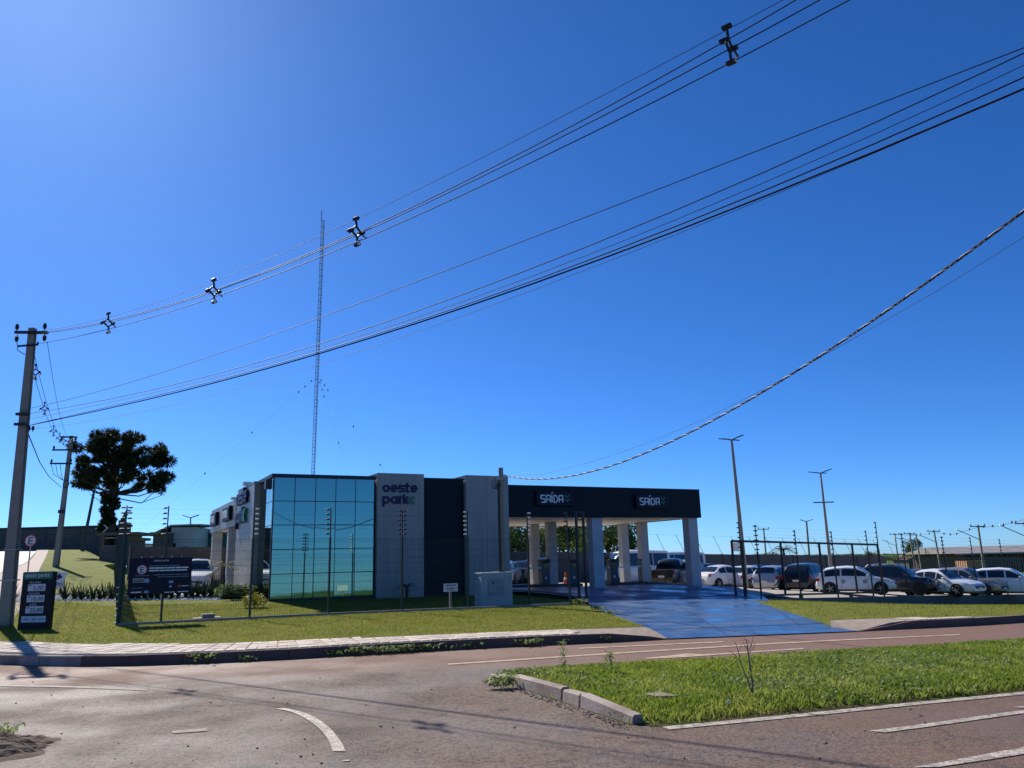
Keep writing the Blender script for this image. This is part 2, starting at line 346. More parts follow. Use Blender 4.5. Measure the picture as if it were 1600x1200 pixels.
# ================================================================== the ground
def xy2(p): return (p.x, p.y)
def line_px(px, f): return [xy2(f(*p)) for p in px]
kerbL = line_px([(-120, 1028), (0, 1038), (150, 1041), (300, 1037), (450, 1030), (600, 1021), (800, 1010.5), (1000, 1001.5), (1046, 999.5)], hitr)
side_kerb = line_px([(-150, 948), (-60, 915), (20, 886), (57, 861), (72, 852)], hit)
corner = smooth_line([side_kerb[1], side_kerb[0], (kerbL[0][0] - 4.0, kerbL[0][1] + 3.2), kerbL[0], kerbL[1]], 5)[5:-5]
kerb_left = smooth_line(kerbL, 5)
kerb_right = smooth_line(line_px([(1340, 987.5), (1450, 981), (1600, 972), (1800, 960.5)], hitr), 5)
e = kerb_right[-1]; kd = Vector((kerb_right[-1][0] - kerb_right[-4][0], kerb_right[-1][1] - kerb_right[-4][1])).normalized()
kerb_right.append((e[0] + kd.x * 120, e[1] + kd.y * 120))
walkL = line_px([(-120, 995), (0, 1002), (150, 1006), (300, 1006), (450, 1001.5), (600, 995), (800, 987), (1008, 979.5)], hit)
walk_left = smooth_line(walkL, 4)
walk_right = smooth_line(line_px([(1297, 969), (1450, 965), (1600, 960.5), (1800, 951)], hit), 4); e = walk_right[-1]; walk_right.append((e[0] + kd.x * 120, e[1] + kd.y * 120))

# far terrain, one sheet to the horizon
vs, fs = [], []; rad = [0, 8, 16, 26, 38, 52, 70, 92, 120, 155, 200, 260, 340, 460, 650, 1000, 1700, 3000]; NA = 96
for r_ in rad:
    for k in range(NA):
        a = 2 * math.pi * k / NA; x, y = r_ * math.cos(a), r_ * math.sin(a); u_, v_ = uv(x, y)
        vs.append((x, y, T(x, y) - .19 - (.45 if r_ < 110 else .2)))
for i in range(len(rad) - 1):
    for k in range(NA): a, b = i * NA + k, i * NA + (k + 1) % NA; fs.append((a, a + NA, b + NA, b)) if i else fs.append((a, a + NA, b + NA))
mbt = MB(); mbt.v = vs; mbt.f = fs; struct(mbt.build('terrain', M['field'], smoothf=True))

# main road, dusty near the kerb
road_poly = corner[-2:] + kerb_left + kerb_right + [(150, -60), (-90, -60), (-90, 30)]
road = struct(sheet('road', road_poly, TR, 1.0, M['asphalt']))
kall = kerb_left + kerb_right
kseg = np.array(kall); 
def kdist(x, y):
    a = kseg[:-1]; b = kseg[1:]; d = b - a; t = np.clip(((np.array([x, y]) - a) * d).sum(1) / (d * d).sum(1), 0, 1)
    return float(np.sqrt(((a + d * t[:, None] - np.array([x, y])) ** 2).sum(1)).min())
at_ = road.data.attributes.new('dust', 'FLOAT', 'POINT')
vals = []
for v in road.data.vertices:
    k = kdist(v.co.x, v.co.y); u_, v_ = uv(v.co.x, v.co.y)
    a = 1 - smooth((k - 1.3 - 2.8 * smooth((v.co.x + 2) / 6)) / 2.2); vals.append(max(a, .45 * smooth((v.co.x - 1) / 5)))
at_.data.foreach_set('value', vals)
def road_material():
    m = M['asphalt']; n = m.node_tree.nodes; l = m.node_tree.links; b = n['Principled BSDF']; src = b.inputs['Base Color'].links[0].from_socket
    an = n.new('ShaderNodeAttribute'); an.attribute_name = 'dust'; tc = n.new('ShaderNodeTexCoord')
    nz = n.new('ShaderNodeTexNoise'); nz.inputs['Scale'].default_value = .9; nz.inputs['Detail'].default_value = 8
    mp = n.new('ShaderNodeMapping'); mp.inputs['Scale'].default_value = (.35, 1, 1); mp.inputs['Rotation'].default_value = (0, 0, R(-18)); l.new(tc.outputs['Object'], mp.inputs[0]); l.new(mp.outputs[0], nz.inputs['Vector'])
    ad = n.new('ShaderNodeMath'); ad.operation = 'MULTIPLY_ADD'; ad.inputs[1].default_value = 1.1; l.new(nz.outputs['Fac'], ad.inputs[0]); ad.inputs[2].default_value = -.55
    a2 = n.new('ShaderNodeMath'); a2.operation = 'ADD'; a2.use_clamp = True; l.new(ad.outputs[0], a2.inputs[0]); l.new(an.outputs['Fac'], a2.inputs[1])
    mg = n.new('ShaderNodeMath'); mg.operation = 'MULTIPLY'; mg.inputs[1].default_value = .85; l.new(a2.outputs[0], mg.inputs[0])
    mx = n.new('ShaderNodeMix'); mx.data_type = 'RGBA'; l.new(mg.outputs[0], mx.inputs['Factor']); l.new(src, mx.inputs['A']); mx.inputs['B'].default_value = (.215, .115, .078, 1)
    # fine cracks and a few dark oil spots
    nd = n.new('ShaderNodeTexNoise'); nd.inputs['Scale'].default_value = 1.6; nd.inputs['Detail'].default_value = 6; l.new(tc.outputs['Object'], nd.inputs['Vector'])
    vd = n.new('ShaderNodeVectorMath'); vd.operation = 'MULTIPLY_ADD'; vd.inputs[1].default_value = (.9, .9, 0); l.new(nd.outputs['Color'], vd.inputs[0]); l.new(tc.outputs['Object'], vd.inputs[2])
    vo = n.new('ShaderNodeTexVoronoi'); vo.feature = 'DISTANCE_TO_EDGE'; vo.inputs['Scale'].default_value = .42; l.new(vd.outputs[0], vo.inputs['Vector'])
    cr = n.new('ShaderNodeMapRange'); cr.inputs[1].default_value = .0; cr.inputs[2].default_value = .006; cr.inputs[3].default_value = 1; cr.inputs[4].default_value = 0; l.new(vo.outputs['Distance'], cr.inputs[0])
    nm = n.new('ShaderNodeTexNoise'); nm.inputs['Scale'].default_value = .35; l.new(tc.outputs['Object'], nm.inputs['Vector'])
    ms = n.new('ShaderNodeMapRange'); ms.inputs[1].default_value = .5; ms.inputs[2].default_value = .58; ms.inputs[4].default_value = .75; l.new(nm.outputs['Fac'], ms.inputs[0])
    mu = n.new('ShaderNodeMath'); mu.operation = 'MULTIPLY'; l.new(cr.outputs[0], mu.inputs[0]); l.new(ms.outputs[0], mu.inputs[1])
    m2 = n.new('ShaderNodeMix'); m2.data_type = 'RGBA'; l.new(mu.outputs[0], m2.inputs['Factor']); l.new(mx.outputs['Result'], m2.inputs['A']); m2.inputs['B'].default_value = (.025, .02, .018, 1)
    l.new(m2.outputs['Result'], b.inputs['Base Color'])
road_material()
# side street climbing the hill on the left, with its own footpath
ss = corner[:-1][::-1] + side_kerb[1:]
ss = smooth_line(ss, 3); ss_out = offset_line(ss, 8.5)
struct(sheet('side_street', ss + ss_out[::-1], lambda x, y: T(x, y) - .165, 2.0, mat('side_asphalt', (.13, .12, .12), .7, 0, .12, .4, .2, 40)))
path_in = smooth_line([walk_left[0], (walk_left[0][0] - 2.2, walk_left[0][1] + 2.2)] + line_px([(-30, 955), (27, 920), (63, 887), (84, 857), (92, 850)], hit), 4)
fp = struct(sheet('footpath', ss + path_in[::-1], T, 1.5, layered('path_concrete', (.36, .275, .24), [((.29, .22, .19), .8, .4, .65, .7)], rough=.85, bump=.2), dz=.01))
kb = MB()
for a, b in zip(ss[:-1], ss[1:]):
    kb.bar((a[0], a[1], T(*a) - .07), (b[0], b[1], T(*b) - .07), .14, .22)
kb.build('kerb_stone', M['paver'], fp)

# lawns
dl = [hit(*p) for p in ((1008, 979.5), (960, 961), (915, 944.5))]
lawn_poly = path_in[::-1][:-2] + walk_left + [xy2(dl[1]), xy2(dl[2]), xy2(B(13.2, -6)), xy2(B(11.5, .6)), xy2(B(6, 1)), xy2(B(1, 1)), xy2(B(-4, 4)), xy2(B(-4.5, 20.5)), xy2(B(-6, 40)), xy2(B(-2, 75)), xy2(B(2, 112))] + [xy2(hit(160, 851)), xy2(hit(92, 850))]
lawn = struct(sheet('lawn', lawn_poly, T, 1.2, M['grass'], dz=.004, skirt=.4))
GATE_A = at(918, 944, 31.6); GATE_B = at(1155, 933, 37.6); GD = (GATE_B - GATE_A); GD.z = 0; GD.normalize()
FEND = at(1568, 929, 51.5); RD = FEND - GATE_B; RD.z = 0; RD.normalize()
wall_front = [GATE_B + RD * k for k in np.linspace(.4, 70, 30)]
def TL(x, y): return T(x, y) - .1 * smooth((uv(x, y)[0] - 26) / 8)
lr = [walk_right[0]] + walk_right[1:] + [xy2(p) for p in wall_front[::-1]]
lawn_r = struct(sheet('lawn_verge', lr, T, 1.5, M['grass'], dz=.004, skirt=.4))
# parking lot paving, then the blue ramp and canopy floor above it
lot_poly = [xy2(B(-3.4, 5.0)), xy2(B(-.2, 4.2)), xy2(B(11, 3)), xy2(B(12.5, -5.5)), xy2(GATE_A - GD * .2), xy2(GATE_B)] + [xy2(p + Vector((-RD.y, RD.x, 0)) * .1) for p in wall_front] + [xy2(B(112, 21)), xy2(B(40, 21)), xy2(B(-4.5, 21))]
struct(sheet('parking_lot', lot_poly, Z2, 1.6, M['lot'], dz=-.02))
rp_r = [hit(*p) for p in ((1345, 987), (1297, 969), (1215, 946))]
ramp_poly = [kerb_left[-1], kerb_right[0], xy2(rp_r[1]), xy2(GATE_B + RD * 1.6), xy2(GATE_B), xy2(GATE_A), xy2(dl[1]), xy2(dl[0])]
rampk = np.array([kerb_left[-1], kerb_right[0]])
def ZRamp(x, y):
    u_, v_ = uv(x, y); ga = Vector((x, y, 0)) - Vector((GATE_A.x, GATE_A.y, 0)); n = Vector((-GD.y, GD.x, 0)); dg = -ga.dot(n)
    a = Vector((*rampk[0], 0)); b = Vector((*rampk[1], 0)); kd_ = (b - a).normalized(); n2 = Vector((-kd_.y, kd_.x, 0)); dk = (Vector((x, y, 0)) - a).dot(n2)
    k = min(1, max(0, dk / max(.01, dk + dg))); return (S(u_) + .012) * (1 - k) + (Z2(x, y) + .02) * k
struct(sheet('driveway_ramp', ramp_poly, ZRamp, .8, M['bluefloor'], dz=.012))
cf = [xy2(GATE_A - GD * .1), xy2(GATE_B + GD * .1), xy2(GATE_B + RD * 1.6), xy2(at(1165, 929.5, 39.5)), xy2(B(27.2, .5)), xy2(B(26.2, 4)), xy2(B(11.9, 4)), xy2(B(12.6, -5.6))]
struct(sheet('canopy_floor', cf, Z2, .9, M['bluefloor'], dz=.02))
def strip_on(parent, a, b, wd, zf, name, m_, dz):
    n = 14; d = (Vector(b) - Vector(a)).normalized(); q = Vector((-d.y, d.x)) * wd / 2; mb = MB(); vs = []
    for i in range(n + 1):
        p = Vector(a).lerp(Vector(b), i / n)
        for s_ in (-1, 1): w2 = p + q * s_; vs.append((w2.x, w2.y, zf(w2.x, w2.y) + dz))
    mb.add(vs, [(2 * i, 2 * i + 2, 2 * i + 3, 2 * i + 1) for i in range(n)]); return mb.build(name, m_, parent)
rmp = bpy.data.objects['driveway_ramp']; M['seam'] = mat('floor_seam', (.012, .02, .035), .6)
strip_on(rmp, xy2(hit(1012, 985, ZRamp)), xy2(hit(1302, 974.5, ZRamp)), .07, ZRamp, 'seam', M['seam'], .02); strip_on(rmp, xy2(GATE_A + GD * .3), xy2(GATE_B - GD * .1), .12, lambda x, y: max(ZRamp(x, y), Z2(x, y) + .02), 'gate_track', M['seam'], .02)
strip_on(rmp, xy2(hit(1190, 941, ZRamp)), xy2(hit(1250, 978, ZRamp)), .02, ZRamp, 'seam', M['seam'], .02); strip_on(rmp, xy2(hit(1050, 942, ZRamp)), xy2(hit(1135, 992, ZRamp)), .02, ZRamp, 'seam', M['seam'], .02)
# sidewalks: sand bed, pavers, kerb stones
def TW(end):
    def f(x, y):
        k = smooth(math.dist((x, y), end) / 1.7); q = min(1, max(0, (kdist(x, y) - .1) / 1.6)); return T(x, y) - .175 * (1 - k) * (1 - q)
    return f
TWL, TWR = TW(kerb_left[-1]), TW(kerb_right[0])
bedL = sheet('sidewalk', offset_line(kerb_left, .12) + walk_left[::-1][:-1] + [walk_left[0]], TWL, .4, M['joint'], skirt=.35); struct(bedL)
bedR = sheet('sidewalk', offset_line(kerb_right, .12) + walk_right[::-1], TWR, .7, M['joint'], skirt=.35); struct(bedR)
def strip_frame(ka, kb_):
    """centre line sampled between the two edges: list of (outer point, inner point)"""
    out = []
    for (x, y, a) in arclen(ka, .21):
        n = Vector((-math.sin(a), math.cos(a))); best = None
        for p, q in zip(kb_[:-1], kb_[1:]):
            d = Vector((q[0] - p[0], q[1] - p[1])); r = Vector((x - p[0], y - p[1])); den = n.x * d.y - n.y * d.x
            if abs(den) < 1e-6: continue
            t = (d.x * r.y - d.y * r.x) / den if False else ((p[0] - x) * d.y - (p[1] - y) * d.x) / den
            s_ = ((p[0] - x) * n.y - (p[1] - y) * n.x) / den
            if 0 <= s_ <= 1 and t > 0 and (best is None or t < best): best = t
        if best: out.append((x, y, a, best))
    return out
def vary(m, am):
    m = m.copy(); n = m.node_tree.nodes; l = m.node_tree.links; b = n['Principled BSDF']; src = b.inputs['Base Color'].links[0].from_socket
    oi = n.new('ShaderNodeObjectInfo'); mr = n.new('ShaderNodeMapRange'); mr.inputs[3].default_value = 1 - am; mr.inputs[4].default_value = 1 + am; l.new(oi.outputs['Random'], mr.inputs[0])
    hs_ = n.new('ShaderNodeHueSaturation'); l.new(mr.outputs[0], hs_.inputs['Value']); l.new(src, hs_.inputs['Color']); l.new(hs_.outputs[0], b.inputs['Base Color']); return m
M['paver_piece'] = vary(M['paver'], .2)
pv = MB().box(-.094, .094, -.187, .187, -.03, .03, ch=.008).mesh('paver', M['paver_piece'])
pav = []
for (x, y, a, wd) in strip_frame(kerb_left, walk_left):
    n = Vector((-math.sin(a), math.cos(a))); k = .14 + .2; i = 0; off = 0.2 if int(round(x * 100)) % 2 else 0
    row = 0
    while k + off * 0 < wd - .1:
        px_, py_ = x + n.x * k, y + n.y * k; pav.append((px_, py_, a)); k += .4; row += 1
    
pav.sort(key=lambda q: q[0] ** 2 + q[1] ** 2)
rest = MB(); vis = [q for q in pav if q[0] / max(q[1], .1) > -.72]
vis.sort(key=lambda q: abs(q[0] + 8.5) + abs(q[1] - 16) * .6)
vis = [q for q in vis if math.dist(q[:2], kerb_left[-1]) > 2.2]
for i, (x, y, a) in enumerate(vis):
    mt = Matrix.Translation((x, y, TWL(x, y) - .014 + random.uniform(-.003, .003))) @ Matrix.Rotation(a + random.uniform(-.01, .01), 4, 'Z')
    if i < 290:
        o = link('paver', pv, bedL); o.matrix_local = mt
    else: rest.box(-.094, .094, -.187, .187, -.03, .03, mt)
for (x, y, a, wd) in strip_frame(kerb_right[:14], walk_right):
    n = Vector((-math.sin(a), math.cos(a))); k = .34
    while k < wd - .1:
        px_, py_ = x + n.x * k, y + n.y * k; k += .4
        if math.dist((px_, py_), kerb_right[0]) < 2.4: continue
        rest.box(-.094, .094, -.187, .187, -.03, .03, Matrix.Translation((px_, py_, TWR(px_, py_) - .014)) @ Matrix.Rotation(a, 4, 'Z'))
stuff(rest.build('pavers', M['paver'], bedL))
def kerb_run(pts, parent, material, step=1.0, top=.19, taper=0, wd=.13):
    q = arclen(pts, step); q.append((pts[-1][0], pts[-1][1], q[-1][2]))
    for i in range(len(q) - 1):
        (x0, y0, a0), (x1, y1, a1) = q[i], q[i + 1]
        if abs(x0) > 45: continue
        h0 = top; g = .006
        d = Vector((x1 - x0, y1 - y0)).normalized(); n = Vector((-d.y, d.x)); mb = MB(); vs = []
        j = random.uniform(-.008, .008)
        for e_, (x, y) in enumerate(((x0 + d.x * g, y0 + d.y * g), (x1 - d.x * g, y1 - d.y * g))):
            zt = TR(x, y) + top + j
            if taper: zt = TR(x, y) + top * taper(i + e_, len(q) - 1)
            zb = TR(x, y) - .12
            for (o_, z) in ((0, zb), (0.0, zt - .02), (.02, zt), (wd, zt), (wd, zb)): vs.append((x + n.x * o_, y + n.y * o_, z))
        fs = [(0, 1, 2, 3, 4), (9, 8, 7, 6, 5)] + [(k, 5 + k, 5 + (k + 1) % 5, (k + 1) % 5) for k in range(5)]
        mb.add(vs, fs); mb.build('kerb_stone', material(i) if callable(material) else material, parent)
kerb_run(corner[-3:-1] + kerb_left, bedL, lambda i: M['kerb'] if i < 7 else M['kerb_dark'], taper=lambda i, n: 1 - .93 * smooth((i - n + 2.2) / 2.2))
kerb_run(kerb_right[:16], bedR, M['kerb_dark'], taper=lambda i, n: .07 + .93 * smooth(i / 2.2))

# median island
med_near = line_px([(985, 1133), (1040, 1136), (1300, 1110.5), (1600, 1081), (1900, 1052)], hitr)
med_far = line_px([(800, 1053), (1000, 1041), (1300, 1023), (1600, 1004), (1900, 985)], hitr)
med_k = line_px([(765, 1056), (800, 1072), (880, 1098), (985, 1133)], hitr)
med_poly = med_k + med_near[1:] + med_far[::-1]
mseg = np.array(med_poly + med_poly[:1])
def mdist(x, y):
    a = mseg[:-1]; d = mseg[1:] - a; t = np.clip(((np.array([x, y]) - a) * d).sum(1) / (d * d).sum(1), 0, 1)
    return float(np.sqrt(((a + d * t[:, None] - np.array([x, y])) ** 2).sum(1)).min())
def ZM(x, y): return TR(x, y) + .006 + .085 * smooth(mdist(x, y) / .7)
med = struct(sheet('median_island', med_poly, ZM, .4, M['soil']))
skirt = MB()
for a, b in zip(med_poly, med_poly[1:] + med_poly[:1]): skirt.add([(a[0], a[1], TR(*a) - .1), (b[0], b[1], TR(*b) - .1), (b[0], b[1], ZM(*b)), (a[0], a[1], ZM(*a))], [(0, 1, 2, 3)])
skirt.build('edge', M['soil'], med)
def px_block(name, px4, h, parent, material, base=-.05):
    p = [hitr(*q) for q in px4]; c = sum(p, Vector()) / 4; mb = MB()
    vs = [(q.x, q.y, q.z + base) for q in p] + [(c.x + (q.x - c.x) * .93, c.y + (q.y - c.y) * .9, q.z + h) for q in p]
    mb.add(vs, [(3, 2, 1, 0), (4, 5, 6, 7)] + [(i, (i + 1) % 4, 4 + (i + 1) % 4, 4 + i) for i in range(4)]); return mb.build(name, material, parent)
kq = [(763, 1056), (800, 1072.5), (876, 1096), (905, 1106.5), (988, 1133)]
for i in range(4):
    a, b = hitr(*kq[i]), hitr(*kq[i + 1]); d = (b - a).normalized(); n = Vector((-d.y, d.x, 0)); g = .015 if i != 2 else .04
    a = a + d * g; b = b - d * g; hh = [.03, .16, .15, .17][i]; h2 = [.14, .17, .16, .10][i]; mb = MB(); vs = []
    for p, h in ((a, hh), (b, h2)): vs += [(p.x, p.y, p.z - .08), (p.x + n.x * .02, p.y + n.y * .02, p.z + h - .02), (p.x + n.x * .045, p.y + n.y * .045, p.z + h), (p.x + n.x * .14, p.y + n.y * .14, p.z + h), (p.x + n.x * .15, p.y + n.y * .15, p.z - .08)]
    mb.add(vs, [(0, 1, 2, 3, 4), (9, 8, 7, 6, 5)] + [(k, 5 + k, 5 + (k + 1) % 5, (k + 1) % 5) for k in range(5)]); mb.build('kerb_stone', M['kerb'], med)
# painted markings
def mark(pxa, pxb, name='lane_marking', material=None, dz=.008):
    a = smooth_line(line_px(pxa, hitr), 4); b = smooth_line(line_px(pxb, hitr), 4); mb = MB()
    vs = [(p[0], p[1], TR(*p) + dz) for p in a] + [(p[0], p[1], TR(*p) + dz) for p in b]; n = len(a)
    mb.add(vs, [(i, i + 1, n + i + 1, n + i) for i in range(n - 1)]); o = mb.build(name, material or M['paint'], road); return o
mark([(430, 1108), (460, 1115), (490, 1132), (510, 1152), (520, 1175)], [(447, 1107), (482, 1117), (510, 1134), (530, 1156), (540, 1175)])
mark([(1358, 1143), (1480, 1127), (1700, 1097)], [(1384, 1145.5), (1490, 1131), (1700, 1102)])
mark([(1428, 1200), (1600, 1168.5), (1750, 1141)], [(1465, 1200), (1600, 1179.5), (1750, 1154)])
mark([(1582, 1105.5), (1640, 1101)], [(1600, 1107.5), (1660, 1106)])
mark([(1035, 1136.5), (1300, 1111), (1600, 1081.5), (1900, 1052)], [(1045, 1141), (1300, 1116), (1600, 1086), (1900, 1056)])
mark([(700, 1037.6), (880, 1025.6), (1240, 1003.4), (1500, 991.5)], [(700, 1039.4), (880, 1027.6), (1240, 1005.2), (1500, 992.8)], 'lane_marking', M['paint_yellow'])
mark([(1009, 1028.6), (1045, 1025), (1075, 1021.5), (1110, 1022.4), (1256, 1013)], [(1010, 1030), (1045, 1028.5), (1075, 1027), (1110, 1024.6), (1256, 1014.6)], 'lane_marking', M['paint_yellow'])
mark([(905, 1013), (1130, 1002.6)], [(905, 1014.4), (1130, 1004)], 'lane_marking', M['paint_yellow'])
mark([(-40, 1071), (90, 1072), (231, 1078)], [(-40, 1073), (90, 1074.5), (231, 1080)], 'lane_marking', M['paint_faint'])
mark([(268, 1143), (322, 1139)], [(270, 1147), (324, 1143)], 'lane_marking', M['paint_faint'])
mark([(535, 1189), (546, 1188)], [(535, 1191), (546, 1190)])
# ================================================================== the building
bld = tag(empty('parking_office', (P0.x, P0.y, HC * (1 - KB)), BROT), 'low grey and navy office with mirrored glass corner and drive-through exit canopy', 'building')
def bp(name, material, *boxes, parent=None, ch=0):
    mb = MB()
    for b in boxes: mb.box(*b, ch=ch)
    return mb.build(name, material, parent or bld)
bld.scale = (KB, KB, KB); GT, GB_ = 5.82, .46
bp('wall', M['navy'], (.12, 11.7, .12, 14, -.6, 5.7))
bp('roof_edge', M['darkframe'], (-.12, 4.74, -.1, .2, GT, 5.97), (-.12, .2, .2, 3.2, GT, 5.97))
pane = MB().box(-.45, .45, -.012, .012, -.51, .51).mesh('pane', M['mirror'])
cw, rh = 4.72 / 5, (GT - GB_) / 5
for i in range(5):
    for j in range(5):
        o = link('pane', pane, bld, (cw * (i + .5), 0, GB_ + rh * (j + .5))); o.scale = ((cw - .035) / .9, 1, (rh - .035) / 1.02)
        o.rotation_euler = (-R(.85) + random.uniform(-.002, .002), 0, random.uniform(-.0025, .0025))
for j in range(5):
    for i in range(3):
        o = link('pane', pane, bld, (0, 3.12 * (i + .5) / 3 + .02, GB_ + rh * (j + .5))); o.scale = ((1.04 - .035) / .9, 1, (rh - .035) / 1.02); o.rotation_euler = (random.uniform(-.003, .003), 0, R(90) + random.uniform(-.003, .003))
for i in range(6): bp('mullion', M['darkframe'], (cw * i - .02 if i else -.03, cw * i + .02, .003 if i else -.03, .11, -.4, GT))
for j in range(6): bp('transom', M['darkframe'], (.021, 4.72, .005, .108, GB_ + rh * j - .018, GB_ + rh * j + .018))
for i in range(1, 4): bp('mullion', M['darkframe'], (.004, .11, 3.12 * i / 3 - .015, 3.12 * i / 3 + .025, -.4, GT))
for j in range(6): bp('transom', M['darkframe'], (.006, .108, .02, 3.12, GB_ + rh * j - .017, GB_ + rh * j + .017))
bp('plinth', M['darkframe'], (-.04, 4.74, -.04, .1, -.6, GB_ - .02), (-.04, .1, .1, 3.12, -.6, GB_ - .02))
def pier(s0, s1, t0, t1, top, seam):
    bp('pier', M['cladding'], (s0 + .02, s1 - .02, t0 + .03, t1, -.6, top - .02))
    for a, b in ((s0, seam - .008), (seam + .008, s1)):
        for z0, z1 in ((-.6, 2.1), (2.108, 4.1), (4.108, top)): bp('cladding_panel', M['cladding'], (a, b, t0, t0 + .03, z0, z1))
    bp('coping', M['alu'], (s0 - .015, s1 + .015, t0 - .015, t1 + .02, top, top + .035))
pier(4.76, 7.11, -.3, 1.2, 6.08, 5.92); pier(9.36, 11.76, -.3, 1.2, 6.1, 10.5)
bp('recess_panel', M['navy'], (7.12, 9.35, .0, .1, -.6, 5.92))
bp('recess_cap', M['darkframe'], (7.12, 9.35, -.02, .4, 5.92, 5.98))
# exit canopy
CZ0, CZ1, CS0, CS1, CT = 4.06, 5.7, 11.78, 24.75, 10.4
for k in range(6):
    a = CS0 + (CS1 - CS0) * k / 6; b = CS0 + (CS1 - CS0) * (k + 1) / 6
    bp('fascia_panel', M['navy'], (a + (.003 if k else 0), b - .003, 0, .2, CZ0, CZ1))
bp('fascia', M['navy'], (CS1 - .2, CS1, .2, CT - .2, CZ0, CZ1)); bp('fascia', M['navy'], (CS0, CS1, CT - .2, CT, CZ0, CZ1))
bp('canopy_roof', M['alu'], (CS0, CS1 - .2, .2, CT - .2, CZ1 - .5, CZ1 - .4))
bp('soffit', M['ceil'], (CS0, CS1 - .2, .2, CT - .2, CZ0 + .03, CZ0 + .1))
bp('canopy_coping', M['darkframe'], (CS0, CS1 + .02, -.02, .22, CZ1, CZ1 + .03))
for i in range(4):
    for j in range(3): MB().lathe([(.17, CZ0 + .0), (.17, CZ0 + .05)], 12, Matrix.Translation((13.4 + 3.2 * i, 1.8 + 3.3 * j, 0))).build('downlight', M['white'], bld)
def col_t(px, s):
    best = min(np.arange(.2, 14, .1), key=lambda t: abs(proj(B(s, t, 4.0))[0] - px)); return float(best)
def proj(p): v = p - CAM; return 800 + F * v.dot(rt) / v.dot(fwv), 600 - F * v.dot(upv) / v.dot(fwv)
for s_, t_, wd in ((17.45, .42, .34), (24.2, .42, .34), (17.45, col_t(860, 17.45), .28), (24.2, col_t(1003, 24.2), .28), (17.45, col_t(834, 17.45), .28), (24.2, col_t(973, 24.2), .28)):
    bp('column', M['column'], (s_ - wd, s_ + wd, t_ - wd * .8, t_ + wd * .8, -.5, CZ0 + (.03 if t_ > .6 else -.001)), ch=.02)
# entrance side on the left
bp('side_pier', M['cladding'], (-.3, .1, 3.16, 8.1, -.6, 5.9)); bp('side_coping', M['alu'], (-.32, .12, 3.14, 8.12, 5.9, 5.94))
for k in range(4): bp('fascia_panel', M['cladding'], (-.32, -.1, 8.13 + 2.55 * k, 8.12 + 2.55 * (k + 1) - .012, 4.1, 5.52))
bp('fascia', M['cladding'], (-.1, 9, 18.1, 18.3, 4.1, 5.5)); bp('soffit', M['ceil'], (-.1, 9, 8.12, 18.1, 4.14, 4.22)); bp('canopy_roof', M['alu'], (-.1, 9, 8.12, 18.1, 5.1, 5.2))
for t_ in (11.0, 17.6): bp('column', M['column'], (-.28, .3, t_ - .3, t_ + .3, -.4, 4.098), ch=.02)
bp('column', M['column'], (6.5, 7.1, 17.3, 17.9, -.4, 4.139), ch=.02)
MB().box(-.5, -.1, 5.2, 5.6, 5.95, 6.12).build('floodlight', M['white'], bld); MB().box(-.5, 0, 9.0, 9.3, 5.53, 5.66).build('floodlight', M['white'], bld)
bp('speaker_box', M['black'], (-.34, -.06, .1, .5, 5.3, 5.72))
# wall letters
def logo(root, h=.36, sw=.088, gap=.1, y0=-.06, y1=0.):
    r = h / 2; x = 0; root.scale = (KB, KB, KB)
    def letter(ch, x):
        mb = MB(); z = 0
        if ch == 'o': stroke(mb, arc(x + r, z + r, r - sw / 2, 0, 342, 18), sw, y0, y1, True); w_ = 2 * r
        elif ch == 'e': stroke(mb, [(x + sw * .6, z + r)] + arc(x + r, z + r, r - sw / 2, 0, 315, 18), sw, y0, y1); w_ = 2 * r
        elif ch == 's':
            q = h * .82; stroke(mb, [(x + q, z + h - sw / 2), (x + sw / 2, z + h - sw / 2), (x + sw / 2, z + r), (x + q - sw / 2, z + r), (x + q - sw / 2, z + sw / 2), (x, z + sw / 2)], sw, y0, y1); w_ = q
        elif ch == 't':
            stroke(mb, [(x + sw * .9, z + h * 1.3), (x + sw * .9, z + sw / 2), (x + h * .62, z + sw / 2)], sw, y0, y1); stroke(mb, [(x, z + h - sw / 2), (x + h * .62, z + h - sw / 2)], sw, y0 - .002, y1); w_ = h * .62
        elif ch == 'p': stroke(mb, arc(x + r, z + r, r - sw / 2, 0, 342, 18), sw, y0, y1, True); stroke(mb, [(x + sw / 2, z + h), (x + sw / 2, z - h * .42)], sw, y0 - .002, y1); w_ = 2 * r
        elif ch == 'a': stroke(mb, arc(x + r, z + r, r - sw / 2, 0, 342, 18), sw, y0, y1, True); stroke(mb, [(x + h - sw / 2, z + h), (x + h - sw / 2, z)], sw, y0 - .002, y1); w_ = 2 * r
        elif ch == 'r': stroke(mb, [(x + sw / 2, z), (x + sw / 2, z + h - sw / 2), (x + h * .5, z + h - sw / 2)], sw, y0, y1); w_ = h * .5
        elif ch == 'k':
            stroke(mb, [(x + sw / 2, z), (x + sw / 2, z + h * 1.25)], sw, y0, y1); stroke(mb, [(x + h * .72, z + h), (x + sw * 1.2, z + r), (x + h * .72, z)], sw, y0 - .002, y1); w_ = h * .72
        return mb, w_
    for word, zz in (('oeste', 0), ('park', -h * 1.52)):
        x = 0
        for ch in word:
            mb, w_ = letter(ch, x); mb.v = [(a, b, c + zz) for a, b, c in mb.v]; mb.build('letter', M['letterblue'], root); x += w_ + h * .12
    for k in range(2):
        mb = MB(); xx = x + h * .04 + k * h * .36
        stroke(mb, [(xx + h * .34, h), (xx, h / 2), (xx + h * .34, 0)], sw * .8, y0, y1); mb.v = [(a, b, c - h * 1.52) for a, b, c in mb.v]; mb.build('chevron', M['lettergreen'], root)
